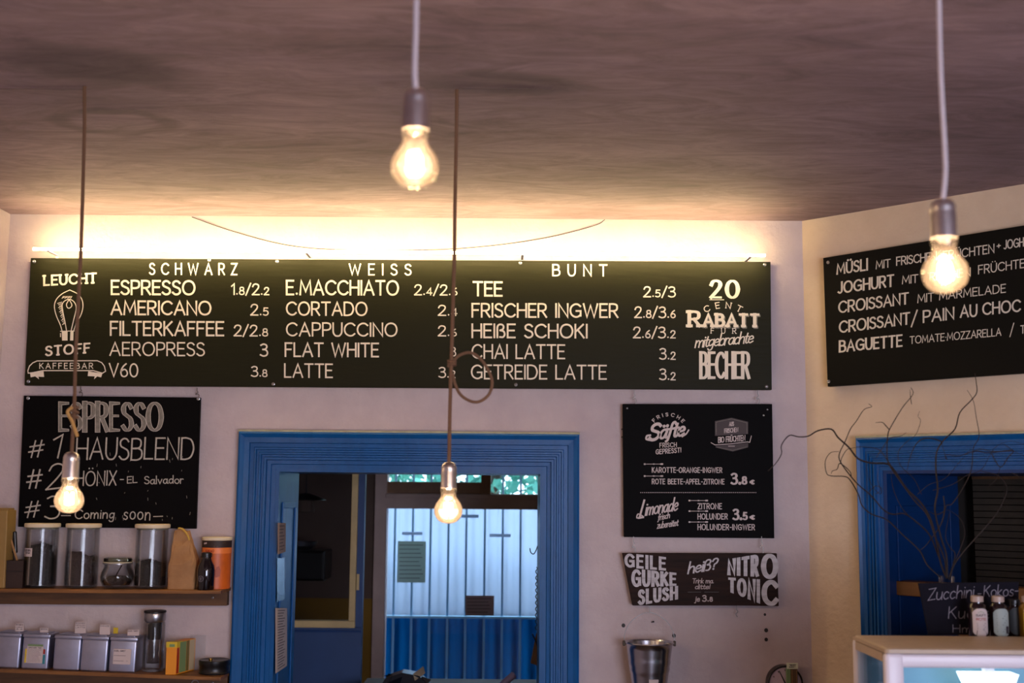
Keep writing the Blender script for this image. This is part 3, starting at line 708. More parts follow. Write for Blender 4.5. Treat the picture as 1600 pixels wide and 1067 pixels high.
# wooden sign
YS = WY - .045
ws = empty('wooden_sign', onY(1095, 946, YS + .02), 'dark brown wooden plank sign with slanted left end and chunky white lettering', 'sign')
obj('plank', G().prism([onY(*q, YS) for q in ((972.5, 864), (1214, 864.5), (1217, 947), (1150, 946), (988.5, 946))], (0, .02, 0)), M_signw, ws, bevel=.0015)
p = pen_y(YS); T = p.text; kw = dict(m=M_signp, wh=.2)
T(ws, 'GEILE', 978, 884.5, 1039, 889.5, 18.5, 17.5, w=.27, track=.42, **kw)
T(ws, 'GURKE', 989, 915, 1055, 913.5, 24, 17, w=.26, track=.42, **kw)
T(ws, 'SLUSH', 999, 943.5, 1057, 934.5, 20.5, 17, w=.27, track=.42, **kw)
T(ws, 'NITR', 1139, 896.5, 1183, 898, 21, 29, w=.235, track=.5, **kw); T(ws, 'O', 1193, 901, 1212, 901.5, 33, 33, w=.26, **kw)
T(ws, 'TONI', 1140, 923, 1185, 939, 19, 31, w=.225, track=.5, **kw); T(ws, 'C', 1194, 943.5, 1213, 943.5, 35, 34, w=.25, **kw)
kw['wh'] = .13
T(ws, 'heiß?', 1075, 896, 1119, 889, 16.5, w=.17, track=.1, slant=.22, **kw)
kw = dict(m=mat('sign_print_small', (176, 160, 156), .7))
T(ws, 'Trink ma.', 1082, 911, 1115, 911, 7, w=.17, track=.1, slant=.1, **kw); T(ws, 'ditte!', 1086, 920, 1109, 920, 7, w=.17, track=.1, slant=.15, **kw)
p.line(ws, None, .8, m=M_grey, multi=[[(1075, 925), (1095, 925)], [(1101, 925), (1123, 925)]])
T(ws, 'je', 1086, 939.5, 1093, 939.5, 8, w=.18, slant=.1, **kw); T(ws, '3._8', 1098, 939.3, 1113, 939.3, 9, w=.22, track=.2, **kw)

# board on the right wall
DB = .03
def rb_pt(px, py, d): u, z = onR(px, py, d); return RW(u, d, z)
uT0, zT0 = onR(1286, 403, DB); uT1, zT1 = onR(1600, 352, DB); uB0, zB0 = onR(1293, 604, DB); uB1, zB1 = onR(1600, 583, DB)
ue = uT0 + 1.75
def ext(u0, z0, u1, z1): return z0 + (z1 - z0) * (ue - u0) / (u1 - u0)
P_ = [RW(uT0, DB, zT0), RW(ue, DB, ext(uT0, zT0, uT1, zT1)), RW(ue, DB, ext(uB0, zB0, uB1, zB1)), RW(uB0, DB, zB0)]
fb = empty('food_board', RW((uT0 + ue) / 2, 0, zB0), 'black hand-lettered breakfast board with croissants and baguettes on the right wall', 'sign')
obj('panel', G().prism(P_, NR * -.018), mat('food_board_black', (19, 18, 15), .5, bump=.12, bscale=22, spec=.08), fb, bevel=.001, seg=1)
for u in (uT0 + .2, ue - .2): obj('standoff', G().box(u - .02, u + .02, 0, DB - .018, 2.2, 2.3, RW), M_woodd, fb)
for x, y in ((1294, 410), (1295, 596)): screw(fb, rb_pt(x, y, DB), n=NR)
p = Pen(lambda px, py, lf: rb_pt(px, py, DB + lf)); T = p.text
MF = mat('food_board_paint', (214, 204, 188), .7); kw = dict(m=MF)
T(fb, 'MÜSLI', 1308, 428, 1355, 421.5, 15, 17, w=.18, wh=.15, track=.22, **kw)
T(fb, 'MIT', 1369, 420, 1391, 417, 12, w=.13, **kw); T(fb, 'FRISCHEN', 1401, 414.5, 1463, 406, 12.5, w=.14, track=.18, **kw)
T(fb, 'FRÜCHTEN', 1474, 406, 1553, 394.5, 13, w=.13, track=.2, **kw); T(fb, '+', 1558, 390, 1563, 389, 12, w=.13, **kw); T(fb, 'JOGHURT', 1569, 389, 1622, 381, 13, w=.13, track=.2, **kw)
T(fb, 'JOGHURT', 1310, 458, 1396, 446.5, 16.5, 17, w=.18, wh=.15, track=.22, **kw)
T(fb, 'MIT', 1410, 443.5, 1434, 441, 12, w=.13, **kw); T(fb, 'FRISCHEN', 1444, 440, 1516, 431, 12.5, w=.13, track=.2, **kw); T(fb, 'FRÜCHTEN', 1529, 428, 1612, 416, 13, w=.12, track=.2, **kw)
T(fb, 'CROISSANT', 1311, 488.5, 1419, 474, 17, 16.5, w=.17, wh=.14, track=.2, **kw)
T(fb, 'MIT', 1434, 473, 1459, 470, 12.5, w=.12, **kw); T(fb, 'MARMELADE', 1468, 468.5, 1571, 456.5, 12.5, 12.5, w=.12, track=.2, **kw)
T(fb, 'CROISSANT', 1312, 519.5, 1421, 505.5, 17, 17, w=.17, wh=.14, track=.2, **kw); T(fb, '/', 1424, 509, 1433, 508, 22, w=.1, **kw)
T(fb, 'PAIN', 1443, 503.5, 1490, 498, 17.5, w=.15, track=.2, **kw); T(fb, 'AU', 1501, 495.5, 1526, 493.5, 17.5, w=.15, track=.2, **kw); T(fb, 'CHOC', 1536, 491.5, 1594, 486, 17.5, w=.15, track=.2, **kw)
T(fb, 'BAGUETTE', 1312, 549.5, 1409, 540.5, 16.5, 17, w=.19, wh=.15, track=.22, **kw)
T(fb, 'TOMATE·MOZZARELLA', 1422, 537, 1564, 524, 11, 11.5, w=.12, track=.2, **kw); T(fb, '/', 1578, 525, 1584, 524, 18, w=.08, **kw); T(fb, 'TRUTHAHN', 1595, 521, 1660, 514, 12, w=.12, track=.2, **kw)

# hooks between the boards
def s_hook(label, px, y0, y1, Y, k=1, group='wire hooks between the hanging boards'):
    h = (y1 - y0)
    pts = [onY(px + a * k, y0 + b * h, Y) for a, b in ((0, -.08), (0, .25), (1.5, .38), (-1.5, .52), (-1.8, .62), (1, .56), (3, .7), (2.5, .88), (.5, 1.06))]
    obj('wire_hook', G().tube(smooth_path(pts, 4), .0013, 6), M_hook, smooth=True, label=label, cat='hook', group=group)
HY = WY - .03
s_hook('wire hook above the top left of the espresso chalkboard', 126, 604, 620, HY + .004)
s_hook('wire hook above the top right corner of the espresso chalkboard', 308, 607, 622, HY + .004)
s_hook('wire hook above the left side of the juice board', 991, 609, 632, HY + .004)
s_hook('wire hook above the right side of the juice board', 1184, 610, 632, HY + .004)
s_hook('wire hook joining the juice board to the left of the wooden sign', 990, 840, 865, HY)
s_hook('wire hook joining the juice board to the right of the wooden sign', 1190, 840, 865, HY)
pts = [onY(a, b, YS + .01) for a, b in ((1015, 944), (1015, 952), (1015.5, 958))]
obj('wire_hook', G().tube(pts, .0014, 6), M_hook, smooth=True, label='short wire hook under the wooden sign carrying the bucket', cat='hook')
pts = [onY(a, b, YS + .01) for a, b in ((1151, 944), (1151, 952), (1153, 956), (1150, 959), (1152, 964))]
obj('wire_hook', G().tube(smooth_path(pts, 4), .0014, 6), M_hook, smooth=True, label='empty wire hook under the right half of the wooden sign', cat='hook')

# strip light on top of the menu board
za = onY(100, 403, YB).z + .010; xa = onY(62, 400, YB).x; xb = onY(1190, 400, YB).x
sl = empty('strip_light', ((xa + xb) / 2, YB, za), 'slim warm strip light along the top edge of the long menu board', 'light')
obj('tube', G().box(xa, xb, YB - .058, YB - .050, za + .004, za + .012), M_strip, sl)
for x in (xa + .05, (xa + xb) / 2 - .3, (xa + xb) / 2 + .4, xb - .05):
    obj('bracket', G().box(x - .004, x + .004, YB - .058, YB + .0225, za, za + .004).box(x - .004, x + .004, YB + .0185, YB + .0225, za - .03, za), M_white, sl)
pts = [onY(a, b, WY - .003) for a, b in ((300, 339), (350, 357), (420, 377), (480, 387), (560, 391), (640, 391), (720, 388), (800, 380), (870, 368), (930, 352), (945, 343))]
obj('thin_cable', G().tube(smooth_path(pts, 4), .0011, 6), M_wire, label='thin dark cable sagging along the bright wall above the menu board', cat='cable')

# ================================================================== HANGING BULBS
def lamp(label, name, sx, sy, Y, cord, mc, cr, extra=None):
    s = onY(sx, sy, Y)
    t = empty(name, s, label, 'lamp', None)
    path = [onY(a, b, Y) for a, b in cord]
    if path[0].z < CEIL - .001: path = [Vector((path[0].x + .004, Y, CEIL))] + path
    else: path[0].z = CEIL
    path = path + [s + Vector((0, 0, .05))]
    obj('cord', G().tube(smooth_path(path, 6), cr, 8), mc, t, smooth=True)
    prof = [(.0035, .056), (.010, .054), (.0145, .050), (.0165, .045), (.017, .040), (.0165, .036), (.0172, .034), (.0172, .004), (.0178, .002), (.0178, -.001), (.015, -.001), (.015, .03)]
    obj('socket', G().lathe(prof, s, 28), M_chrome, t, smooth=True)
    bp = [(.0135, .01), (.0145, .0), (.0180, -.003), (.0186, -.007), (.0160, -.012), (.0172, -.020), (.0215, -.027), (.0265, -.034), (.0300, -.042), (.0311, -.049), (.0300, -.057), (.0265, -.065), (.0205, -.0715), (.0130, -.0755), (.005, -.0770), (.0005, -.0772)]
    b = obj('bulb', G().lathe(bp, s, 32), M_bulbg, t, smooth=True, label='clear glowing glass bulb')
    fl = [s + Vector((.007 * math.cos(a * .55), .007 * math.sin(a * .55), -.042 + .008 * math.sin(a * 1.1))) for a in range(12)]
    g = G().tube(smooth_path(fl, 3, True), .0022, 6, close=True)
    obj('filament', g, M_fil, b)
    g = G().tube([s + Vector((0, 0, .0)), s + Vector((0, 0, -.028))], [.0045, .0025], 8)
    for k in (-1, 1): g.tube([s + Vector((0, 0, -.026)), s + Vector((k * .009, 0, -.041))], .0006, 5)
    obj('glass_stem', g, M_glass, b)
    l = bpy.data.lights.new('bulb_light', 'POINT'); l.energy = BULB_W; l.color = (1.0, .66, .34); l.shadow_soft_size = .012
    lo = bpy.data.objects.new('bulb_light', l); COL.objects.link(lo); lo.parent = t; lo.location = (0, 0, -.045)
    return t
YL = CEIL - CAMZ
dd = ray(714, 140); YBK = dd.y * (CEIL - CAMZ) / dd.z
l1 = lamp('bare glowing bulb on a brown cord in front of the espresso chalkboard', 'pendant_lamp', 110, 746, YBK, [(132, 139), (132, 200), (129, 310), (126, 400), (122, 480), (118, 560), (116, 640), (113, 690)], M_cord, .0041)
l2 = lamp('bare glowing bulb on a looped brown cord in front of the blue doorway', 'pendant_lamp', 701, 762, YBK, [(714, 139), (713, 220), (711, 320), (710, 400), (708, 470), (706, 540), (705, 572), (703, 640), (702, 700)], M_cord, .0041)
l3 = lamp('large near bare bulb on a pale cord hanging before the ceiling', 'pendant_lamp', 649, 203, 1.52, [(652, -60), (650, 40), (648, 110)], M_cordw, .0036)
l4 = lamp('near bare bulb on a pale cord in front of the right-hand food board', 'pendant_lamp', 1475, 372, 1.62, [(1465, -120), (1467, 0), (1470, 120), (1476, 230), (1477, 270)], M_cordw, .0036)
def P2(q, Y): return [onY(a, b, Y) for a, b in q]
loop = smooth_path(P2([(706, 566), (718, 555), (735, 551), (750, 560), (762, 577), (769, 597), (764, 616), (750, 627), (736, 627), (720, 617), (711, 600), (707, 583)], YBK + .004), 5, False)
obj('cord_loop', G().tube(loop, .0034, 8), M_cord, l2, smooth=True)
kn = []
for i in range(40):
    a = i / 39 * 2 * math.pi * 2.5; c = onY(706 + (i - 20) * .0, 562 + i * .25, YBK)
    kn.append(c + Vector((math.cos(a) * .0075, math.sin(a) * .0075, 0)))
obj('knot', G().tube(kn, .0032, 7), M_cord, l2, smooth=True)
kn = []
for i in range(34):
    a = i / 33 * 2 * math.pi * 2; c = onY(116, 636 + i * .5, YBK)
    kn.append(c + Vector((math.cos(a) * .0075, math.sin(a) * .0075, 0)))
obj('knot', G().tube(kn, .0034, 7), M_cord, l1, smooth=True)
obj('cord_end', G().tube(smooth_path(P2([(113, 636), (106, 642), (107, 648), (112, 657), (116, 668), (121, 682)], YBK - .008), 4), [.0036] * 21, 7), mat('frayed_cord', (196, 150, 84), .9), l1, smooth=True, label='loose ochre end of the knotted cord')
for lamp_, x0, x1 in ((l1, -60, 131), (l2, 715, 865)):
    a = onPlane(x0, 138.5, Vector((0, 0, CEIL - .0015)), Vector((0, 0, 1))); b = onPlane(x1, 139.5, Vector((0, 0, CEIL - .0015)), Vector((0, 0, 1)))
    obj('ceiling_wire', G().tube([a, b], .0005, 6), mat('ceiling_wire_paint', (96, 80, 76), .8), lamp_)

# ================================================================== SHELVES ON THE LEFT
YF = WY - .135
def shelf(label, yl, yr, ap):
    a = onY(-40, yl - (yr - yl) * 40 / 345, YF); b = onY(345, yr, YF)
    x0 = LX; z0 = a.z + (b.z - a.z) * (x0 - a.x) / (b.x - a.x)
    t = empty('wall_shelf', ((x0 + b.x) / 2, WY, b.z), label, 'shelf')
    th = .011
    obj('plank', G().prism([(x0, YF, z0), (b.x, YF, b.z), (b.x, YF, b.z - th), (x0, YF, z0 - th)], (0, WY - YF, 0)), M_wood, t, bevel=.0015)
    obj('back_rail', G().prism([(x0, WY - .03, z0 - th), (b.x - .004, WY - .03, b.z - th), (b.x - .004, WY - .03, b.z - th - ap), (x0, WY - .03, z0 - th - ap)], (0, .03, 0)), M_woodd, t, bevel=.001)
    screw(t, Vector((b.x - .05, WY - .03, b.z - th - ap * .45)), .004)
    def top(X): return z0 + (b.z - z0) * (X - x0) / (b.x - x0)
    return t, top, math.atan2(z0 - b.z, b.x - x0)
s1, top1, a1 = shelf('upper pine wall shelf carrying glass jars left of the blue doorway', 920, 922.5, .045)
s2, top2, a2 = shelf('lower pine wall shelf carrying metal tea tins left of the blue doorway', 1045, 1058, .05)
def put(root, X, topf, ang, Y):
    root.location = (X, Y, topf(X)); root.rotation_euler = (0, ang, 0)

def Xat(px, py, Y): return onY(px, py, Y).x
# tall jars
def jar(label, px, fill, mf, labelled, Y=WY - .068, hh=.198, flabel=''):
    t = empty('storage_jar', (0, 0, 0), label, 'jar', 'tall glass jars with white lids')
    r = .0505
    prof = [(.001, .003), (r - .004, .003), (r, .008), (r, hh - .03), (r - .001, hh - .02), (r - .001, hh - .012), (r - .003, hh - .012), (r - .003, .010), (.001, .008)]
    obj('glass_body', G().lathe(prof, (0, 0, 0), 40), M_glass, t, smooth=True)
    obj('seal', G().lathe([(r - .002, hh - .016), (r - .0015, hh - .010), (r - .008, hh - .006)], (0, 0, 0), 40), mat('grey_rubber', (110, 108, 96), .6), t, smooth=True)
    obj('lid', G().lathe([(.001, hh - .010), (r + .003, hh - .010), (r + .004, hh - .007), (r + .004, hh), (r + .002, hh + .002), (.001, hh + .002)], (0, 0, 0), 40), M_lid, t, smooth=True)
    if labelled:
        a0 = R(218); g = G(); vs = []
        for i in range(7):
            a = a0 + R(42) * i / 6
            for z in (.098, .124): vs.append(((r + .0008) * math.cos(a), (r + .0008) * math.sin(a), z))
        g.add(vs, [(2 * i, 2 * i + 2, 2 * i + 3, 2 * i + 1) for i in range(6)])
        lb = obj('paper_label', g, M_paper, t, label='small white label with handwriting')
        pn = Pen(lambda x, y, lf: Vector(((r + .0012 + lf) * math.cos(a0 + R(42) * x / 40), (r + .0012 + lf) * math.sin(a0 + R(42) * x / 40), .124 - .026 * y / 26)))
        pn.text(lb, 'CASCARA', 4, 10, 34, 10, 6.5, w=.2, m=M_ink); pn.text(lb, 'Bolivien', 9, 17, 33, 17, 6, w=.18, m=M_ink); pn.text(lb, '3.50', 5, 24, 16, 24, 4, w=.2, m=M_ink)
    X = Xat(px, 870, Y); put(t, X, top1, 0, Y)
    # content
    g = G(); n = 30; rings = 9; rr = random.Random(px); vs = []; fs = []; ri = r - .0035
    prof = [(ri, .0105)] + [(ri, .0105 + (fill - .02) * k / 4) for k in range(1, 5)] + [(ri * q, None) for q in (.96, .8, .6, .4, .2, .02)]
    for i, (rad, z) in enumerate(prof):
        for k in range(n):
            a = 6.2832 * k / n
            zz = z if z is not None else fill + (.012 if rad < ri * .9 else -.002) * math.cos(a + px) + rr.uniform(-.004, .004)
            jr = rad if i < 5 else rad * rr.uniform(.97, 1.0)
            vs.append((X + jr * math.cos(a), Y + jr * math.sin(a), top1(X) + zz))
    for i in range(len(prof) - 1):
        for k in range(n): fs.append((i * n + k, i * n + (k + 1) % n, (i + 1) * n + (k + 1) % n, (i + 1) * n + k))
    obj('loose_tea', g.add(vs, fs), mf, label=flabel, cat='tea', kind='stuff')
jar('tall glass jar with white lid and small paper label, left end of the upper shelf', 64, .125, M_tea, True, flabel='dark loose tea filling the labelled glass jar')
jar('tall white-lidded glass jar half full of brown tea, left of the clip-top jar', 128.5, .098, M_tea2, False, flabel='brown loose tea in the tall jar beside the clip-top jar')
jar('tall glass jar with white lid beside the kraft bag', 236.5, .075, M_tea, False, flabel='black loose tea in the tall jar beside the kraft bag')
# clip-top jar
Y = WY - .080; X = Xat(183.5, 895, Y)
t = empty('clip_top_jar', (0, 0, 0), 'small round clip-top preserving jar with dark powder between the tall jars', 'jar')
prof = [(.001, .003), (.036, .003), (.044, .010), (.050, .022), (.052, .036), (.049, .05), (.043, .062), (.0415, .068), (.0415, .080), (.039, .080), (.039, .066), (.047, .05), (.0495, .036), (.047, .022), (.040, .011), (.001, .008)]
obj('glass_body', G().lathe(prof, (0, 0, 0), 36), M_glass, t, smooth=True)
obj('glass_lid', G().lathe([(.001, .097), (.036, .097), (.0425, .094), (.0435, .088), (.0425, .082), (.001, .080)], (0, 0, 0), 36), glass('lid_glass', (.75, .80, .68), refl=1.6), t, smooth=True)
obj('rubber_ring', G().lathe([(.042, .0795), (.0445, .0795), (.0445, .0825), (.042, .0825)], (0, 0, 0), 36), mat('pale_rubber', (190, 180, 150), .6), t, smooth=True)
w1 = obj('wire_bail', G().tube([(.045 * math.cos(6.2832 * k / 36), .045 * math.sin(6.2832 * k / 36), .077) for k in range(36)], .0012, 6, close=True), M_steel, t, smooth=True)
obj('clasp', G().tube(smooth_path([(.045, -.008, .086), (.051, -.014, .090), (.055, -.016, .07), (.059, -.016, .045), (.057, -.006, .040), (.056, .006, .06), (.050, .004, .078)], 4), .0016, 6), M_steel, t, smooth=True)
put(t, X, top1, 0, Y)
g = G().lathe([(.038, .0115), (.0445, .0225), (.042, .026), (.025, .038), (.012, .034), (.001, .03)], (X, Y, top1(X)), 24)
obj('ground_cocoa', g, M_tea2, label='dark powder in the clip-top jar', cat='powder', kind='stuff')
pts = [(X - .006, Y, top1(X) + .036), (X + .016, Y - .01, top1(X) + .072)]
obj('spoon_handle', G().tube(pts, .002, 6), M_brown, label='dark scoop standing in the clip-top jar', cat='scoop')
# kraft bag with rolled top
def bag(label, name, pxs, Y, topf, h, m, crump, tilt=0):
    X = Xat(sum(pxs) / 2, 890, Y); W_ = Xat(pxs[1], 890, Y) - Xat(pxs[0], 890, Y); D_ = .07
    t = empty(name, (X, Y, topf(X)), label, 'bag')
    rr = random.Random(9); vs = []; n = 24; lev = 12
    for i in range(lev + 1):
        v = i / lev; sxx = 1 - .50 * max(0, v - .45) / .55; dy = 1 - .75 * max(0, v - .4) / .6
        for k in range(n):
            a = 6.2832 * k / n; c, s = math.cos(a), math.sin(a)
            ex = .28
            x = math.copysign(abs(c) ** ex, c) * W_ / 2 * sxx; y = math.copysign(abs(s) ** ex, s) * D_ / 2 * dy
            j = crump * (.2 + v)
            vs.append((X + x - .010 * max(0, v - .5) * 2 + rr.uniform(-j, j), Y + y + rr.uniform(-j, j), topf(X) + v * h * .97 + (rr.uniform(-j, j) if i else 0)))
    fs = [(i * n + k, i * n + (k + 1) % n, (i + 1) * n + (k + 1) % n, (i + 1) * n + k) for i in range(lev) for k in range(n)] + [tuple(range(n))[::-1], tuple(range(lev * n, lev * n + n))]
    obj('bag_body', G().add(vs, fs), m, t)
    z = topf(X) + h * .80
    return t, X, z, W_
t, X, z, W_ = bag('brown kraft paper coffee bag with rolled top between tall jar and dark bottle', 'kraft_bag', (266, 309), WY - .07, top1, .185, M_kraft, .0022)
prof = smooth_path([(X - .027, 0, z - .012), (X - .027, 0, z + .012), (X - .022, 0, z + .036), (X - .008, 0, z + .037), (X + .008, 0, z + .022), (X + .017, 0, z + .002), (X + .021, 0, z - .02)], 4)
g = G(); n = len(prof)
vs = []
for yy, dz in ((-.014, -.003), (-.006, .002), (.008, .002), (.015, -.002)):
    for q in prof: vs.append((q.x, WY - .07 + yy, q.z + dz))
fs = [(r_ * n + i, r_ * n + i + 1, (r_ + 1) * n + i + 1, (r_ + 1) * n + i) for r_ in range(3) for i in range(n - 1)]
o = obj('rolled_top', g.add(vs, fs), M_kraft, t); o.modifiers.new('s', 'SOLIDIFY').thickness = .006
o = obj('tin_tie', G().tube([(q.x, WY - .07 - .016, q.z + .001) for q in prof[9:-4]], .0028, 6), mat('yellow_tie', (196, 158, 60), .5), t, label='yellow tin-tie closing the bag')
pn = Pen(lambda x, y, lf: Vector((X - W_ / 2 - .0015 - lf, WY - .07 - .03 + .002 * x, top1(X) + .13 - .0045 * y)))
pn.text(t, 'KAFFEE', 4, 26, 22, 26, 4.5, w=.2, m=M_ink)
# dark bottle
Y = WY - .110; X = Xat(322, 890, Y)
t = empty('bottle', (X, Y, top1(X)), 'small dark glass bottle with pale printed emblem in front of the orange tin', 'bottle')
obj('glass_body', G().lathe([(.001, 0), (.0245, 0), (.027, .004), (.0272, .06), (.025, .074), (.018, .088), (.0155, .096), (.0155, .108)], (X, Y, top1(X)), 32), mat('dark_bottle_glass', (14, 7, 9), .08, coat=.5), t, smooth=True)
obj('cap', G().lathe([(.0165, .1), (.0168, .112), (.012, .115), (.001, .115)], (X, Y, top1(X)), 24), M_black, t, smooth=True)
pn = Pen(lambda x, y, lf: Vector((X - .009 + .0272 * math.sin(x / 28.5) * 1.0, Y - math.sqrt(max(0, .0275 ** 2 - (-.009 + .0272 * math.sin(x / 28.5)) ** 2)) - lf, top1(X) + .035 - y * .001)))
MB_ = mat('emblem_grey', (120, 112, 118), .6)
pn.line(t, [(9 * math.cos(6.2832 * k / 20), 9 * math.sin(6.2832 * k / 20)) for k in range(20)], 1.0, m=MB_, closed=True, name='emblem')
pn.line(t, [(6.5 * math.cos(6.2832 * k / 20), 6.5 * math.sin(6.2832 * k / 20)) for k in range(20)], .6, m=MB_, closed=True, name='emblem')
pn.line(t, None, 1.0, m=MB_, multi=[[(0, -4), (-3, 0), (0, 4), (3, 0), (0, -4)], [(0, -4), (0, 4)]], name='emblem')
# orange tin
Y = WY - .048; X = Xat(338, 880, Y); r = .0455
t = empty('cocoa_tin', (X, Y, top1(X)), 'orange and brown printed canister with cream lid, right end of the upper shelf', 'tin')
c = (X, Y, top1(X))
obj('tin_body', G().lathe([(.001, 0), (r, 0), (r, .150), (.001, .150)], c, 40), M_orange, t, smooth=True)
obj('tin_band', G().lathe([(r + .0006, .1285), (r + .0006, .150)], c, 40), M_brown, t, smooth=True, label='dark brown printed band')
obj('tin_band', G().lathe([(r + .0006, .110), (r + .0006, .1275)], c, 40), mat('pale_orange', (226, 120, 50), .45), t, smooth=True, label='paler orange printed band')
obj('lid', G().lathe([(r, .150), (r + .002, .151), (r + .002, .158), (r, .160), (.001, .160)], c, 40), M_lid, t, smooth=True)
cyl = lambda rad, zt: (lambda x, y, lf: Vector((X + (rad + lf) * math.sin(x / 47.5), Y - (rad + lf) * math.cos(x / 47.5), top1(X) + zt - y * .001)))
pn = Pen(cyl(r + .0007, .122)); pn.text(t, 'KAKAO', -28, 7, 2, 7, 7, w=.22, m=M_red, slant=.1)
pn = Pen(cyl(r + .0008, .145)); pn.fill(t, [(-38, 2), (-24, 0), (-24, 5), (-38, 7)], M_paper, name='tin_print'); pn.fill(t, [(0, 12), (30, 1), (40, 1), (14, 13)], mat('tan_print', (150, 110, 60), .5), name='tin_print')
pn = Pen(cyl(r + .0007, .07)); pn.fill(t, [(6, 20), (12, 2), (20, -2), (26, 12), (24, 30), (10, 34)], mat('rust_print', (160, 66, 20), .5), name='tin_print')
# cup with sticks, kraft bag at far left
Y = WY - .075
X0, X1 = Xat(8, 890, Y - .03), Xat(36.5, 890, Y - .03); Xc = (X0 + X1) / 2; z = top1(Xc)
t = empty('wooden_box', (Xc, Y, z), 'open dark brown box left of the labelled jar', 'box')
h = .085
obj('front', G().box(X0, X1, Y - .032, Y - .027, z, z + h), M_brown, t); obj('back', G().box(X0, X1, Y + .027, Y + .032, z, z + h), M_brown, t)
obj('side', G().box(X0, X0 + .005, Y - .027, Y + .027, z, z + h), M_brown, t); obj('side', G().box(X1 - .005, X1, Y - .027, Y + .027, z, z + h), M_brown, t)
obj('bottom', G().box(X0 + .005, X1 - .005, Y - .027, Y + .027, z, z + .005), M_brown, t)
obj('groove', G().box(X0 - .0005, X1 + .0005, Y - .0328, Y - .0315, z + h * .6, z + h * .6 + .002), M_black, t)
obj('wooden_stick', G().tube([onY(28, 880, Y) , onY(17, 843, Y)], [.0035, .0035], 8), M_kraft, label='pale wooden stick leaning in the dark brown box', cat='stick')
t = empty('brush', onY(25, 885, Y + .012), 'dark bristled brush standing in the dark brown box', 'brush')
obj('handle', G().tube([onY(25, 900, Y + .012), onY(22, 862, Y + .012)], .004, 8), M_brown, t)
obj('bristles', G().prism([onY(18, 864, Y + .006), onY(25.5, 864, Y + .006), onY(24, 830, Y + .006), onY(17, 831, Y + .006)], (0, .014, 0)), M_black, t, bevel=.003)
Y = WY - .08; Xr = Xat(7, 914, Y - .035); Xr2 = Xat(12, 797, Y - .035); z = top1(Xr)
t = empty('paper_bag', (LX + .03, Y, z), 'ochre paper pack cut off by the left picture edge on the upper shelf', 'bag')
zt = onY(10, 797, Y - .035).z
obj('bag_body', G().prism([(LX + .004, Y - .035, z), (Xr, Y - .035, z), (Xr2, Y - .035, zt), (LX + .004, Y - .035, zt)], (0, .07, 0)), mat('ochre_paper', (150, 118, 62), .6, var=.15, vscale=20), t, bevel=.003)
obj('top_fold', G().box(LX + .004, Xr2 - .002, Y - .02, Y + .02, zt, zt + .006), mat('ochre_paper', (0, 0, 0)), t)

# tea tins on the lower shelf
def tea_tin():
    t = empty('tea_tin', (0, 0, 0))
    W_, D_, H_ = .0825, .078, .098
    obj('tin_body', G().box(-W_ / 2, W_ / 2, -D_ / 2, D_ / 2, 0, H_), M_tin, t, bevel=.006, seg=3, smooth=True)
    obj('lid', G().box(-W_ / 2 - .001, W_ / 2 + .001, -D_ / 2 - .001, D_ / 2 + .001, H_ - .002, H_ + .009), M_tin, t, bevel=.003, seg=2, smooth=True)
    obj('lid_boss', G().box(-W_ / 2 + .010, W_ / 2 - .010, -D_ / 2 + .010, D_ / 2 - .010, H_ + .009, H_ + .0115), M_tin, t, bevel=.002)
    return t
tin0 = tea_tin()
YT = WY - .085
TT = [(10, 'silver tea tin cut off by the left edge of the picture on the lower shelf'), (54, 'silver tea tin with a colourful printed label on its front'), (103.5, 'plain silver tea tin with two small cards on top, middle of the row'), (146.5, 'plain silver tea tin with a tall white card on top, right of the middle tin'), (190.5, 'silver tea tin with a white typed label, right end of the row')]
tins = []
for i, (px, lb) in enumerate(TT):
    o = tin0 if i == 0 else copy_tree(tin0)
    X = Xat(px, 1020, YT - .04); o['label'] = lb; o['category'] = 'tin'; o['group'] = 'silver tea tins on the lower shelf'
    put(o, X, top2, a2, YT); o.rotation_euler.z = R((-2, 1, 0, -1, 1)[i]); tins.append((o, X))
def on_tin(i, x0, x1, y0, y1, m, name='paper_label', lift=.0402, par=None):
    o, X = tins[i]; WL[o] = Vector()
    return obj(name, G().box(x0, x1, -lift - .0006, -lift + .001, y0, y1), m, o)
lb = on_tin(1, -.026, .024, .020, .070, M_paper); WL[lb] = Vector()
on_tin(1, -.031, -.026, .020, .062, M_yel, 'label_edge'); on_tin(1, .024, .031, .018, .045, mat('teal_print', (40, 120, 130), .6), 'label_edge'); on_tin(1, .024, .030, .048, .062, M_red, 'label_edge'); on_tin(1, -.024, .022, .070, .076, M_green, 'label_edge')
pn = Pen(lambda x, y, lf: Vector((x * .001, -.0409 - lf, y * -.001)))
pn.text(lb, 'GRÜNER TEE', -22, -64, 18, -64, 3.5, w=.2, m=M_ink)
pn.line(lb, None, .7, m=M_ink, multi=[[(-23, -60 + 4 * k), (19 - (k * 7) % 9, -60 + 4 * k)] for k in range(10)])
lb = on_tin(4, -.028, .026, .026, .072, M_paper); WL[lb] = Vector()
pn.text(lb, 'EARL GREY', -26, -64, 8, -64, 4, w=.2, m=M_ink); pn.line(lb, None, .9, m=M_ink, multi=[[(-26, -52), (10, -52)], [(-26, -36), (4, -36)], [(14, -36), (17, -36)]])
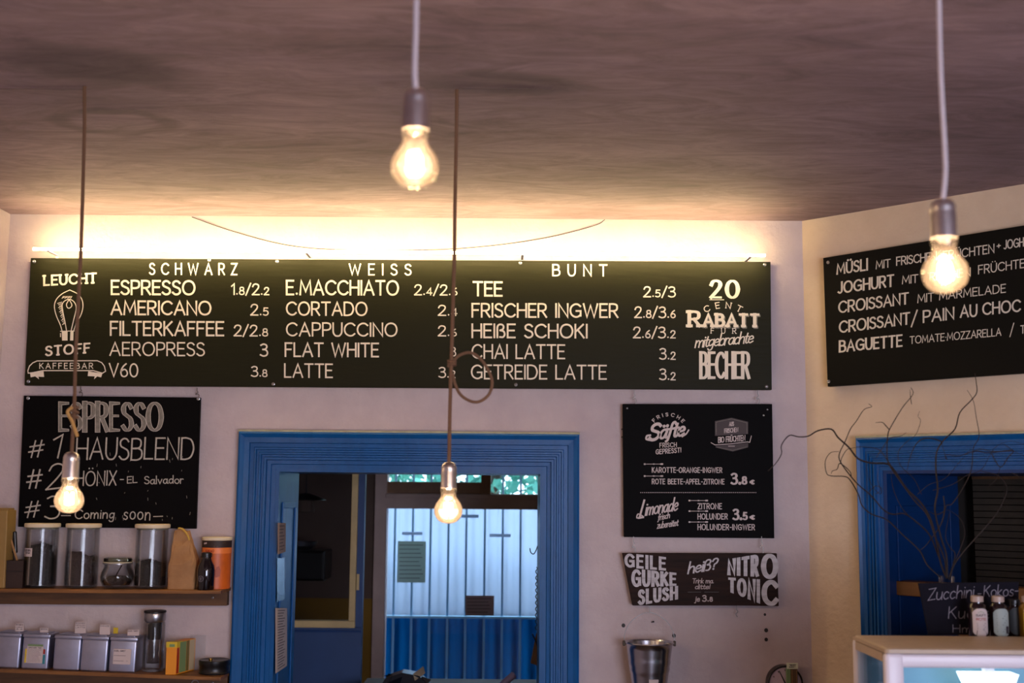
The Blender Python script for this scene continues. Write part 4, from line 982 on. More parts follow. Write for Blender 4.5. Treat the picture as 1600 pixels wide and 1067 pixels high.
# cards lying or standing on tins
def card(i, x, w_, h_, label, m=M_paper, thick=.0025, txt=None, y=-.02):
    o, X = tins[i]
    z = top2(X) + .0985 + .0115
    t = obj('price_card', G().box(X + x - w_ / 2, X + x + w_ / 2, YT + y, YT + y + thick, z, z + h_), m, label=label, cat='card', group='small cards standing on the tea tins')
    if txt:
        pn = Pen(lambda a, b, lf: Vector((X + x - w_ / 2 + a * .001, YT + y - lf, z + h_ - b * .001)))
        yy = 6
        for s in txt:
            pn.text(t, s, 2, yy, w_ * 1000 - 3, yy, 3.6, w=.18, m=M_ink); yy += 6.5
card(0, .028, .026, .024, 'small white card standing on the leftmost tea tin', txt=['ROOIBOS', 'natur', '3.2'])
card(1, .018, .026, .014, 'low white card standing on the tin with the colourful label', txt=['SENCHA'])
card(2, .030, .034, .035, 'dark-edged handwritten card standing on the middle tea tin', txt=['SCHWARZ', 'CEYLON', 'LATTE'], y=-.012)
card(3, .024, .032, .030, 'tall blank white card standing on the tin right of the middle', txt=['MINZE'])
card(4, .026, .036, .018, 'wide white card standing on the right end tin', txt=['EARL GREY'])
card(3, .048, .014, .018, 'small yellow card peeking behind the tall blank card', m=M_yel, y=.01)
o, X = tins[2]; z = top2(X) + .110
g = G(); d_ = .0018
for q in ((.0118, .0138, 0, .0375), (.0462, .0482, 0, .0375), (.0118, .0482, .0352, .0375)): g.box(X + q[0], X + q[1], YT - .0135, YT - .0125, z + q[2], z + q[3])
# infuser bottle
Y = WY - .07; X = Xat(240.5, 1000, Y); c = (X, Y, top2(X)); r = .033
t = empty('infuser_bottle', c, 'tall clear glass tea infuser bottle with steel cap beside the tea tins', 'bottle')
obj('glass_body', G().lathe([(.001, .002), (r - .003, .002), (r, .006), (r, .148), (r - .003, .152), (r - .005, .152), (r - .0035, .146), (r - .0035, .012), (.001, .010)], c, 36), M_glass, t, smooth=True)
obj('inner_glass', G().lathe([(.001, .026), (.020, .026), (.022, .030), (.022, .15)], c, 28), M_glass, t, smooth=True)
obj('infuser', G().lathe([(.001, .098), (.0195, .098), (.021, .102), (.022, .152)], c, 28), mat('dark_mesh', (52, 50, 50), .5, .7), t, smooth=True)
obj('cap', G().lathe([(.024, .150), (.030, .152), (.0335, .158), (.0335, .176), (.032, .180), (.001, .180)], c, 32), M_steel, t, smooth=True)
obj('cap_rim', G().lathe([(.0338, .180), (.0345, .181), (.0345, .184), (.033, .186), (.001, .186)], c, 32), M_black, t, smooth=True)
# orange carton
Y0 = YF + .006
A = onY(258, 1054, Y0).x; B = onY(274.5, 1054, Y0).x; z = top2(A); hz = .098
dxk = Vector((.030, .105, 0))
def sheared(x0, x1, z0, z1, k0=0, k1=1):
    return G().prism([(x0, Y0, z0), (x1, Y0, z0), (x1, Y0, z1), (x0, Y0, z1)], dxk * k1)
t = empty('tea_carton', (A, Y0, z), 'orange tea carton with yellow-green top, standing obliquely right of the glass bottle', 'carton')
obj('carton_body', sheared(A, B, z, z + hz), mat('amber_print', (222, 140, 26), .5), t, bevel=.001, seg=1)
obj('carton_band', G().prism([(A - .0004, Y0 - .0006, z + hz - .016), (B + .0004, Y0 - .0006, z + hz - .016), (B + .0004, Y0 - .0006, z + hz + .0006), (A - .0004, Y0 - .0006, z + hz + .0006)], dxk * .3), M_yel, t)
obj('carton_print', G().box(A + .010, A + .026, Y0 - .0012, Y0 - .0004, z + hz - .014, z + hz - .006), M_green, t)
nrm = Vector((.105, -.030, 0)).normalized() * .0008
for k0, k1, m_ in ((.02, .12, M_red), (.16, .5, M_green), (.52, .66, mat('olive_print', (110, 96, 50), .5)), (.68, .95, mat('cream_print', (176, 160, 130), .6))):
    a_ = Vector((B, Y0, z + .004)) + dxk * k0; b_ = Vector((B, Y0, z + .004)) + dxk * k1
    obj('carton_print', G().prism([a_, b_, b_ + Vector((0, 0, hz - .022 + .016 * (k0 > .1))), a_ + Vector((0, 0, hz - .022 + .016 * (k0 > .1)))], nrm), m_, t)
# clear sleeve behind
a_ = onY(296, 1040, WY - .02); b_ = onY(320, 1040, WY - .02)
o = obj('plastic_sleeve', G().box(a_.x, b_.x, WY - .022, WY - .019, top2(a_.x), onY(310, 992, WY - .02).z), glass('clear_plastic', (.95, .95, .95), haze=.12, rough=.15), label='clear plastic sleeve leaning on the wall behind the orange carton', cat='sleeve')
# black tin
Y = WY - .062; X = Xat(335, 1035, Y); c = (X, Y, top2(X)); r = .0465
t = empty('round_tin', c, 'flat round glossy black tin at the right end of the lower shelf', 'tin')
obj('tin_body', G().lathe([(.001, 0), (r, 0), (r + .001, .004), (r - .001, .007), (r - .001, .024), (r + .001, .027), (r + .001, .040), (r - .001, .042), (r - .005, .040), (.001, .038)], c, 40), M_black, t, smooth=True)
obj('knob', G().lathe([(.001, .038), (.006, .038), (.006, .044), (.004, .046), (.001, .046)], (c[0] - .012, c[1], c[2]), 16), mat('brass', (210, 170, 90), .25, 1.0), t, smooth=True)
pc = onY(305, 1068, WY - .04)
pts = [pc + Vector((math.cos(6.2832 * k / 20) * .011, 0, math.sin(6.2832 * k / 20) * .011)) for k in range(20)]
obj('metal_ring', G().tube(pts, .0018, 6, close=True).tube([pc + Vector((0, 0, .010)), pc + Vector((0, .012, .02))], .0015, 6), M_steel, smooth=True, label='small metal ring hanging under the lower shelf', cat='ring')

# ================================================================== BUCKET
Y = WY - .105; c = onY(1014.5, 1003, Y); rt = (onY(1052, 1003, Y).x - onY(977, 1003, Y).x) / 2
t = empty('steel_bucket', c + Vector((0, 0, -.19)), 'small shiny steel bucket hanging by its wire handle under the wooden sign', 'bucket')
rb_ = rt * .62; H_ = .185
pr = []
for k in range(19):
    v = k / 18; z = -H_ * v; r = rt * .97 + (rb_ - rt * .97) * v
    if k in (6, 8): r += .0018
    pr.append((r, z))
prof = [(rt * .93, -.004)] + [(rt * .97, 0), (rt + .002, .001), (rt + .003, -.002), (rt + .001, -.005)] + pr[1:] + [(.001, -H_)]
inner = [(rt * .93, -.004)] + [(r - .0025, z) for r, z in pr[1:-1]] + [(.001, -H_ + .004)]
obj('bucket_body', G().lathe(prof, c, 48).lathe(inner, c, 48), mat('polished_steel', (185, 185, 192), .24, 1.0, var=.1, vscale=8), t, smooth=True)
g = G()
hx = rt + .004; top = onY(1015.5, 957, Y)
pts = smooth_path([c + Vector((-hx, 0, -.004)), c + Vector((-hx + .004, 0, .03)), c + Vector((-hx * .72, 0, (top.z - c.z) * .68)), c + Vector((-hx * .35, 0, (top.z - c.z) * .92)), Vector((c.x, Y, top.z)),
                   c + Vector((hx * .35, 0, (top.z - c.z) * .92)), c + Vector((hx * .72, 0, (top.z - c.z) * .68)), c + Vector((hx - .004, 0, .03)), c + Vector((hx, 0, -.004))], 5)
obj('handle', g.tube(pts, .0012, 6), mat('handle_wire', (110, 104, 100), .35, .9), t, smooth=True)
for k in (-1, 1):
    obj('ear', G().box(c.x + k * hx - .004, c.x + k * hx + .004, Y - .005, Y + .005, c.z - .012, c.z + .004), mat('dark_ear', (70, 60, 50), .5, .8), t, bevel=.002)
a_ = onY(1009, 1062, Y - .055); b_ = onY(1034, 1072, Y - .055)
vs = []
for k in range(9):
    aa = R(-25 + 50 * k / 8)
    for z in (-.105, -.135):
        r = rt * .97 + (rb_ - rt * .97) * (-z / H_) + .0012
        vs.append((c.x + .006 + r * math.sin(aa) * .62, Y - r * math.cos(aa * .62), c.z + z))
obj('paper_label', G().add(vs, [(2 * i, 2 * i + 2, 2 * i + 3, 2 * i + 1) for i in range(8)]), M_paper, t)

# little marks, plugs and nails on the wall
for px, py, r, lb in ((974, 977, .006, 'dark wall plug left of the steel bucket'), (1195, 960, .004, 'dark screw hole below the right end of the wooden sign, topmost of three'), (1197, 984.5, .006, 'dark screw hole below the wooden sign, middle of three'), (1197, 999, .0055, 'dark screw hole below the wooden sign, lowest of three'),
                      (1053, 993, .006, 'dark wall plug at the right rim of the bucket')):
    pp = onY(px, py, WY)
    obj('wall_plug', G().add([pp + Vector((r * math.cos(6.28 * k / 10), -.002 * (j + .2), r * math.sin(6.28 * k / 10) * 1.1)) for j in (0, 1) for k in range(10)], [(k, (k + 1) % 10, 10 + (k + 1) % 10, 10 + k) for k in range(10)] + [tuple(range(10, 20))]), M_wire, label=lb, cat='wall plug')
pp = onY(1018, 972, WY)
obj('nail', G().tube([pp, pp + Vector((.004, -.016, .003))], .0016, 6).tube([pp + Vector((.004, -.016, .003)), pp + Vector((.0043, -.018, .0033))], .003, 8), M_wire, label='bent nail in the wall inside the arc of the bucket handle', cat='nail')
for py, s_ in ((671, 0), (683, 1)):
    pp = onY(971.5, py, WY)
    obj('nail', G().tube([pp, pp + Vector((0, -.014, .001))], .0018, 6), M_wire, label='nail beside the left edge of the juice board, ' + ('lower' if s_ else 'upper') + ' of two', cat='nail')

# ================================================================== CLOCK
Yk = WY - .03; cc = onY(1227, 1068, Yk); r = .056
def disc_y(c, prof, n=40):
    g = G(); vs = []
    for (rr_, d) in prof:
        for k in range(n): a = 6.2832 * k / n; vs.append((c.x + rr_ * math.cos(a), c.y - d, c.z + rr_ * math.sin(a)))
    fs = [(i * n + k, i * n + (k + 1) % n, (i + 1) * n + (k + 1) % n, (i + 1) * n + k) for i in range(len(prof) - 1) for k in range(n)]
    return g.add(vs, fs)
t = empty('wall_clock', (cc.x, WY, cc.z - r), 'round dial clock with black rim at the bottom edge beside the room corner', 'clock')
obj('rim', disc_y(cc, [(r, -.03), (r, 0), (r, .004), (r - .0025, .006), (r - .005, .004), (r - .005, -.002)]), M_black, t, smooth=True)
obj('dial', disc_y(cc, [(r - .004, -.001), (.0005, -.001)]), M_dial, t)
g = G()
for k in range(12):
    a = R(30 * k); p0 = cc + Vector((math.sin(a), 0, math.cos(a))) * (r - .017); p1 = cc + Vector((math.sin(a), 0, math.cos(a))) * (r - .012)
    p0.y = p1.y = cc.y - .0002; g.tube([p0, p1], .0012, 4)
obj('hour_marks', g, M_ink, t)
h0 = cc + Vector((0, -.002, 0)); h1 = cc + Vector((-.019, -.002, .040)); hd = cc + Vector((.014, -.0025, -.024))
obj('clock_hand', G().tube([h0 * 1.2 - h1 * .2, h0, h1], [.0018, .0022, .001], 6), M_black, t); obj('clock_hand', G().tube([h0, hd], [.002, .001], 6), M_black, t)
z = onY(1230, 1043, Yk - .012).z
xg0, xg1, xg2 = Xat(1228.5, 1050, Yk - .012), Xat(1234, 1050, Yk - .012), Xat(1245, 1050, Yk - .012)
t = empty('packet_strip', (xg1, Yk - .02, z - .12), 'narrow green and brown packet with white tag covering the right of the clock', 'packet')
obj('green_side', G().box(xg0, xg1, Yk - .022, Yk - .008, z - .12, z), M_green, t); obj('brown_side', G().box(xg1, xg2, Yk - .022, Yk - .008, z - .12, z), mat('brown_card', (86, 60, 34), .6), t)
obj('seam', G().box(xg1 + .004, xg1 + .0055, Yk - .0228, Yk - .022, z - .12, z - .004).box(xg2 - .004, xg2 - .003, Yk - .0228, Yk - .022, z - .12, z - .004), mat('tan_print', (0, 0, 0)), t)
tg = obj('white_tag', G().box(xg0 - .001, xg2 + .001, Yk - .026, Yk - .022, z - .002, z + .016), mat('tag_white', (210, 214, 186), .6), t)
pn = Pen(lambda a, b, lf: Vector((xg0 + a * .001, Yk - .0261 - lf, z + .016 - b * .001)))
pn.text(tg, 'ZEIT', 7, 13, 27, 13, 8, w=.2, m=M_ink)

# ================================================================== RIGHT DOORWAY, INSIDE
def rbx(u0, u1, d0, d1, z0, z1, g=None): return (g or G()).box(u0, u1, -d1, -d0, z0, z1, RW)
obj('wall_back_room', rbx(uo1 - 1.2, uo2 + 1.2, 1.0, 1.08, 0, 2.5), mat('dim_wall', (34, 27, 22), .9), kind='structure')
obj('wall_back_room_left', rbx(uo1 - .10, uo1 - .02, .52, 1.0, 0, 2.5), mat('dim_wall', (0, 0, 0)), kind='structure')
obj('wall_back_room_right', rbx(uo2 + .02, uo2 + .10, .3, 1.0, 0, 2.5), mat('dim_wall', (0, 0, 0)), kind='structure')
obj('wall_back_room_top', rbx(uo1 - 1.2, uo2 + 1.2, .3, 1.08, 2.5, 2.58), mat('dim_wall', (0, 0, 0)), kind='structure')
bl = empty('roller_blind', RW(uo2 - .3, -.6, zot - .35), 'dim brown reed blind hanging at the back of the right-hand doorway', 'blind')
zb1 = zot - .02
M_reed = mat('reed', (54, 44, 32), .8, var=.3, vscale=30)
for i in range(34):
    zz = zb1 - .022 * i
    obj('slat', rbx(uo1 + .03, uo2 - .01, .60, .604, zz - .019, zz), M_reed, bl)
obj('head_rail', rbx(uo1 + .03, uo2 - .01, .595, .62, zb1, zb1 + .03), M_woodd, bl)
for uu in (uo1 + .25, uo1 + .62):
    obj('blind_cord', G().tube([RW(uu, -.594, zb1), RW(uu - .015, -.594, zb1 - .74)], .002, 5), mat('pale_string', (150, 130, 110), .8), bl)
# wooden shelf bar across the doorway
ub, zb = onR(1398, 906, -.08); ub2, zb2 = onR(1398, 928, -.08)
obj('wooden_bar', rbx(ub, uo2 - .012, .04, .12, zb2, zb), mat('ochre_wood', (112, 70, 20), .5, var=.3, vscale=5, stretch=(1, 1, 8)), bevel=.003, label='ochre wooden bar fixed across the right-hand blue doorway', cat='shelf')

# ================================================================== DISPLAY CASE
YV = 2.55
Vf = onY(1386, 1013, YV); zv = Vf.z; xv0 = Vf.x - .004
bk = onY(1331, 993, YV + .3)
dv = ray(1450, 992.5); YVb = dv.y * (zv - CAMZ) / dv.z
xv1 = xv0 + .85
vc = empty('display_case', (xv0 + .4, YV + .15, zv - .6), 'white-framed glass display case at the lower right corner', 'display case')
YVb = min(max(YVb, YV + .2), YV + .45)
obj('top', G().box(xv0, xv1, YV, YVb, zv - .012, zv), M_whitet, vc, bevel=.010, seg=4, smooth=True)
fw = .040
g = G().box(xv0 + .001, xv1, YV + .004, YV + .024, zv - .040, zv - .012)
obj('front_rail', g, M_white, vc, bevel=.006, seg=3, smooth=True)
obj('corner_post', G().box(xv0, xv0 + fw, YV + .001, YV + .026, zv - .55, zv - .010), M_white, vc, bevel=.009, seg=3, smooth=True)
obj('corner_post', G().box(xv1 - fw, xv1, YV + .001, YV + .026, zv - .55, zv - .010), M_white, vc, bevel=.009, seg=3, smooth=True)
obj('corner_post', G().box(xv0, xv0 + .02, YVb - .022, YVb, zv - .55, zv - .010), M_white, vc, bevel=.005)
obj('corner_post', G().box(xv1 - .02, xv1, YVb - .022, YVb, zv - .55, zv - .010), M_white, vc, bevel=.005)
obj('side_rail', G().box(xv0 + .001, xv0 + .018, YV + .026, YVb - .022, zv - .03, zv - .012), M_whitet, vc)
obj('pane', G().box(xv0 + fw, xv1 - fw, YV + .010, YV + .014, zv - .55, zv - .038), M_pane, vc)
obj('pane', G().box(xv0 + .006, xv0 + .010, YV + .026, YVb - .022, zv - .55, zv - .03), M_pane, vc)
obj('back_panel', G().box(xv0 + .02, xv1 - .02, YVb - .012, YVb - .004, zv - .55, zv - .02), mat('case_back', (110, 170, 190), .35), vc)
obj('base', G().box(xv0, xv1, YV, YVb, zv - .60, zv - .55), M_white, vc, bevel=.005)
obj('glass_shelf', G().box(xv0 + .02, xv1 - .02, YV + .03, YVb - .02, zv - .30, zv - .294), M_glass, vc)
lz = onY(1540, 1052, YV + .12).z; la = Xat(1502, 1052, YV + .12); lb_ = Xat(1586, 1052, YV + .12)
obj('case_lamp', G().prism([(la, YV + .10, lz), (lb_, YV + .10, lz), (lb_ - .022, YV + .10, lz - .05), (la + .022, YV + .10, lz - .05)], (0, .05, 0)), M_lamp, vc)
obj('lamp_bracket', G().box((la + lb_) / 2 - .01, (la + lb_) / 2 + .01, YV + .11, YV + .13, lz, zv - .012), M_white, vc)
obj('rear_ledge', G().box(onY(1492, 985, YVb + .30).x, xv1, YVb, YVb + .30, zv - .03, zv - .012), M_woodd, vc)
obj('counter', G().box(xv0 - .1, xv1 + .2, YV - .12, YVb + .22, 0, zv - .60), M_woodd, label='wooden counter carrying the display case below the picture edge', cat='counter')
zl = zv - .012
# slate sign
YQ = YVb + .12
q = [onY(a, b, YQ) for a, b in ((1435, 911), (1592, 909), (1592, 1000), (1451, 1000))]
q[2].z = q[3].z = zl
t = empty('slate_sign', (q[3] + q[2]) / 2, 'dark slate with chalk handwriting for cake, standing behind the display case', 'sign')
obj('slate', G().prism(q, (0, .006, 0)), mat('slate', (24, 22, 31), .8, var=.25, vscale=20, spec=.08), t, bevel=.001)
p = pen_y(YQ); T = p.text; MS = mat('slate_chalk', (128, 120, 130), .8)
T(t, 'Z', 1450, 938, 1461, 936, 17, w=.07, slant=.1, m=MS); T(t, 'ucchini', 1463, 937, 1521, 933, 19, w=.07, track=.14, slant=.12, m=MS); T(t, '-', 1528, 934, 1533, 934, 14, w=.08, m=MS); T(t, 'Kokos-', 1537, 932, 1590, 931, 17, w=.07, track=.14, slant=.1, m=MS)
T(t, 'Kuchen', 1482, 966, 1560, 966, 18, w=.07, track=.2, slant=.08, m=MS); T(t, 'Hm~', 1489, 988, 1530, 988, 12, w=.09, track=.2, m=MS)
# bottles in front of it
def mini(px, Y, lab, lm, cap_m, body, r=.0215, hh=.088):
    X = Xat(px, 960, Y); c = (X, Y, zl)
    t = empty('small_bottle', c, lab, 'bottle', 'small bottles behind the display case')
    obj('bottle_body', G().lathe([(.001, 0), (r - .002, 0), (r, .003), (r, hh * .78), (r * .9, hh * .86), (r * .62, hh * .92), (r * .6, hh)], c, 28), body, t, smooth=True)
    obj('cap', G().lathe([(r * .66, hh - .004), (r * .66, hh + .008), (r * .5, hh + .010), (.001, hh + .010)], c, 24), cap_m, t, smooth=True)
    g = G(); vs = []; n = 10
    for i in range(n + 1):
        a = R(-52 + 104 * i / n); e = abs(i / n - .5) * 2; dz = .010 * e ** 3
        for z in (.006 + dz, .070 - dz): vs.append((X + (r + .0007) * math.sin(a), Y - (r + .0007) * math.cos(a), zl + z))
    lb2 = obj('paper_label', g.add(vs, [(2 * i, 2 * i + 2, 2 * i + 3, 2 * i + 1) for i in range(n)]), lm, t, smooth=True)
    pn = Pen(lambda x, y, lf: Vector((X + (r + .001 + lf) * math.sin(x / 21.5), Y - (r + .001 + lf) * math.cos(x / 21.5), zl + .07 - y * .001)))
    return pn, lb2
YM = YVb + .055
BB = mat('dark_juice', (26, 12, 14), .15, coat=.4); CW = mat('pale_cap', (170, 150, 140), .4)
pn, lb2 = mini(1527.5, YM, 'left of two small bottles with oval white label before the slate', M_paper, CW, BB)
pn.text(lb2, 'SAFT', -11, 18, 11, 18, 4.5, w=.2, m=M_ink); pn.text(lb2, 'ROTE', -11, 27, 11, 27, 5, w=.2, m=M_red); pn.line(lb2, None, 1.1, m=M_ink, multi=[[(-9, 34 + 4 * k), (9 - 3 * (k % 2), 34 + 4 * k)] for k in range(4)]); pn.fill(lb2, [(-12, 62), (-10, 50), (4, 48), (13, 56), (12, 62)], M_ink); pn.fill(lb2, [(-8, 10), (0, 6), (8, 10), (0, 12)], M_green)
pn, lb2 = mini(1560, YM, 'right of two small bottles with oval white label, showing ingredients print', mat('grey_label', (150, 160, 156), .7), CW, BB)
pn.line(lb2, None, 1.0, m=M_ink, multi=[[(-12, 12 + 5 * k), (10 - 4 * (k % 3), 12 + 5 * k)] for k in range(9)]); pn.fill(lb2, [(8, 40), (16, 40), (16, 58), (8, 56)], M_ink)
pn, lb2 = mini(1607, YM, 'small bottle with yellow label cut off by the right picture edge', M_yel, CW, mat('amber_juice', (120, 86, 20), .2))
pn, lb2 = mini(1585, YM + .035, 'dark small bottle between the white-labelled pair and the yellow one', mat('dark_label', (40, 44, 46), .6), M_black, BB, hh=.078)
# vase with twigs
YVs = YVb + .20
vb = onY(1479, 905, YVs); c = (vb.x, YVs, zl); hv = onY(1479, 900, YVs).z - zl
t = empty('twig_vase', c, 'clear glass vase behind the slate', 'vase')
obj('glass_body', G().lathe([(.001, 0), (.026, 0), (.032, .01), (.030, .06), (.018, hv - .02), (.019, hv), (.0165, hv), (.0155, hv - .02), (.027, .06), (.028, .012), (.001, .006)], c, 28), M_glass, t, smooth=True)
bo = empty('twig_bunch', (vb.x, YVs, zl + .02), 'bare dark twisted corkscrew twigs spreading from the vase across the right wall', 'branches')
A_ = lambda s: [(1200 + a / 3.335, 580 + b / 3.335) for a, b in s]
TW = [
 ([(0, 520), (40, 480), (70, 430), (70, 385), (110, 335), (160, 342), (210, 338), (260, 310), (330, 302), (365, 345), (420, 395), (470, 455), (540, 478), (620, 482), (660, 520), (720, 610), (800, 690), (850, 780), (880, 900), (900, 1000), (930, 1080)], 3.4),
 ([(1078, 10), (1085, 60), (1088, 110), (1060, 150), (1000, 215), (975, 300), (915, 360), (880, 420), (875, 510), (885, 620), (870, 720), (900, 860), (930, 960), (935, 1080)], 3.0),
 ([(1038, 98), (1070, 155), (1085, 240), (1100, 340), (1070, 400), (1060, 510), (1020, 600), (960, 690), (930, 700), (915, 760)], 1.8),
 ([(745, 85), (755, 120), (700, 190), (640, 290), (625, 330), (620, 400), (628, 480), (680, 560), (760, 670), (830, 750), (870, 860), (920, 980), (930, 1080)], 2.6),
 ([(740, 95), (742, 130), (748, 172)], 1.2), ([(560, 268), (595, 266), (615, 285), (630, 302)], 1.7),
 ([(720, 320), (690, 338), (635, 350), (590, 410), (565, 450)], 1.4),
 ([(525, 170), (540, 185), (500, 200), (460, 260), (430, 300), (400, 370), (375, 420), (372, 460), (410, 520), (470, 590), (540, 650), (600, 720), (650, 745), (710, 742), (780, 790), (840, 850), (880, 940), (925, 1070)], 2.4),
 ([(370, 418), (325, 425), (298, 470), (305, 530), (330, 545), (400, 548), (430, 570), (470, 640), (490, 700), (540, 745), (620, 775), (700, 850), (790, 935), (830, 1010), (900, 1075)], 2.4),
 ([(330, 535), (335, 520), (360, 510), (375, 480), (425, 520), (435, 555)], 1.6), ([(790, 208), (782, 235), (795, 260), (770, 330), (720, 370), (680, 420), (690, 490), (760, 560), (800, 640)], 1.2),
 ([(725, 515), (740, 450), (765, 390), (800, 355), (850, 350), (900, 365), (905, 380)], 2.2), ([(905, 375), (915, 410), (932, 460), (925, 436), (1000, 440), (1080, 415), (1150, 425), (1275, 412), (1250, 450), (1210, 500), (1165, 430)], 1.7),
 ([(1060, 430), (1100, 405), (1180, 418), (1270, 415)], 1.3), ([(1110, 520), (1200, 545), (1245, 610), (1215, 700), (1170, 770), (1100, 850), (1020, 940), (970, 1010), (945, 1085)], 2.4),
 ([(1334, 572), (1300, 545), (1270, 528)], 1.3), ([(930, 720), (970, 740), (1010, 780), (1025, 850), (1000, 930), (970, 1000), (945, 1080)], 1.9),
 ([(843, 730), (860, 742), (890, 745), (920, 728)], 1.5), ([(482, 396), (440, 400), (410, 410), (385, 450), (378, 480)], 1.3),
 ([(515, 480), (520, 540), (545, 600), (585, 640), (590, 610), (560, 598), (525, 628)], 1.2), ([(1334, 380), (1260, 365), (1180, 400), (1115, 510), (1040, 540), (960, 590), (860, 620)], 1.2),
 ([(945, 740), (925, 860), (950, 920), (975, 960), (940, 1085)], 1.8), ([(640, 520), (650, 600), (680, 680), (720, 740), (790, 800), (850, 860)], 1.6),
 ([(1060, 400), (1000, 470), (920, 560), (840, 590), (780, 640)], 1.1), ([(790, 935), (830, 900), (900, 800), (920, 720), (915, 650)], 2.2), ([(1210, 500), (1190, 560), (1150, 600)], 1.2),
 ([(460, 392), (520, 395), (580, 410), (620, 460), (660, 520)], 1.6), ([(1334, 440), (1290, 420), (1230, 380)], 1.0), ([(580, 500), (570, 560), (585, 620), (560, 640)], 1.0)]
rr = random.Random(11)
for s_, rp in TW:
    q = A_(s_); n = len(q); yo = rr.uniform(-.12, .06); ph = rr.uniform(0, 6)
    pts = []
    for i, (a, b) in enumerate(q):
        f = min(1, max(0, (900 - b) / 180))
        pts.append(onY(a, b, YVs + (yo + .02 * math.sin(ph + i * .7)) * f))
    sp = smooth_path(pts, 4)
    base = rp * .00074
    rad = [base * (.38 + .62 * min(1, (i + 1) / len(sp) * 1.6)) for i in range(len(sp))]
    obj('twig', G().tube(sp, rad, 5), M_twig, bo, smooth=True)

# ================================================================== CORRIDOR CONTENTS
def hangp(name, px0_, px1_, py0_, py1_, Y, m, label, skew=0, rows_=0):
    """a sheet of paper fixed on the left reveal (plane X = O1 + .027), seen obliquely"""
    Xp = O1 + .0195
    def at(px, py):
        d = ray(px, py); t_ = Xp / d.x; return Vector((Xp, d.y * t_, CAMZ + d.z * t_))
    q = [at(px0_, py0_), at(px1_, py0_), at(px1_, py1_ + skew), at(px0_, py1_)]
    o = obj(name, G().prism(q, (.0012, 0, 0)), m, label=label, cat='paper', group='papers pinned to the blue door lining')
    if rows_:
        g = G(); g.flat = True
        for k in range(rows_):
            v = (k + 1) / (rows_ + 1); a = q[0].lerp(q[3], v).lerp(q[1].lerp(q[2], v), .15); b = q[0].lerp(q[3], v).lerp(q[1].lerp(q[2], v), .8 - .2 * (k % 3) / 2)
            dz = Vector((0, 0, .0022)); ox = Vector((.0016, 0, 0)); g.add([a + ox, b + ox, b + ox + dz, a + ox + dz], [(0, 1, 2, 3)])
        obj('print_line', g, M_ink, o)
hangp('note_paper', 434, 446, 817, 866, 0, M_paperb, 'small brownish note pinned high on the left door lining', -4, 8)
hangp('plastic_pocket', 433, 444, 872, 940, 0, mat('blue_plastic', (110, 160, 200), .15), 'shiny bluish plastic pocket below the small note on the door lining', -4)
hangp('list_paper', 430.5, 448, 950, 1052, 0, M_paper, 'long printed list pinned lowest on the left door lining', -12, 22)
# papers on the rear glass
def rearp(x0, x1, y0, y1, m, label, rows_):
    o = obj('notice', yb(x0, x1, y0, y1, YR + .004, .002), m, label=label, cat='paper')
    g = G(); g.flat = True
    for k in range(rows_):
        y = y0 + (y1 - y0) * (k + 1) / (rows_ + 1); a = onY(x0 + 3, y, YR + .003); b = onY(x1 - 4 - (k * 5) % 7, y, YR + .003); dz = Vector((0, 0, .003))
        g.add([a, b, b + dz, a + dz], [(0, 1, 2, 3)])
    obj('print_line', g, M_grey, o)
rearp(621, 665, 845.5, 910, sheetmat('grey_notice_paper', (214, 226, 218), .5), 'grey-green notice taped high on the left of the rear glass door', 9)
rearp(727, 772, 930.5, 962, sheetmat('brown_notice_paper', (196, 170, 164), .5), 'brown landscape notice taped just above the rail of the rear door', 5)
for x0, x1, y, lb in ((628, 660, 833, 'left strip of clear tape near the top of the rear glass'), (765, 798, 836, 'right strip of clear tape near the top of the rear glass'), (720, 748, 806, 'top strip of clear tape on the rear glass')):
    obj('tape_strip', yb(x0, x1, y - 2, y + 3, YR + .006, .001), sheetmat('clear_tape', (225, 235, 250), .6), label=lb, cat='tape')
# disc lamp
cL = onY(728, 732, 5.9)
t = empty('disc_lamp', cL, 'small white disc lamp glimpsed under the doorway head', 'lamp')
obj('shade', G().lathe([(.001, .0), (.046, .002), (.052, .008), (.045, .012), (.001, .014)], cL, 24), emit('disc_glow', (1, 1, .95), 1.6), t, smooth=True)
obj('stem', G().tube([cL + Vector((0, 0, .012)), Vector((cL.x, cL.y, 2.55))], .004, 6), M_white, t)
# black box, bowl, orange board, pendant in the side bay
xw = xl
a_ = onY(508, 870, 6.2)
t = empty('wall_cabinet', (xw, 6.2, a_.z), 'black wall cabinet seen through the cream-framed corridor window', 'cabinet')
zq0 = onY(490, 908, 6.2).z; zq1 = onY(490, 860, 6.2).z
obj('cabinet_body', G().box(xw, a_.x, 6.2, 6.45, zq0, zq1), M_black, t, bevel=.01); obj('cabinet_door', G().box(xw + .01, a_.x - .012, 6.19, 6.2, zq0 + .01, zq1 - .01), M_black, t, bevel=.003)
bc = Vector(((xw + a_.x) / 2 + .01, 6.3, zq1))
obj('steel_bowl', G().lathe([(.001, 0), (.05, 0), (.08, .02), (.085, .04), (.08, .04), (.075, .022), (.001, .006)], bc, 24), M_steel, smooth=True, label='shallow steel bowl on the black wall cabinet', cat='bowl')
obj('orange_board', G().box(xw, xw + .012, 5.95, 6.05, onY(465, 876, 6).z, onY(465, 806, 6).z), mat('dull_orange', (130, 66, 20), .7), label='narrow orange board on the side wall behind the cream-framed window', cat='board')
pl = onY(478, 780, 6.0)
t = empty('shade_lamp', pl, 'dark pendant shade seen through the cream-framed corridor window', 'lamp')
obj('shade', G().lathe([(.10, -.005), (.098, 0), (.05, .018), (.015, .03), (.001, .03)], pl, 28), M_black, t, smooth=True)
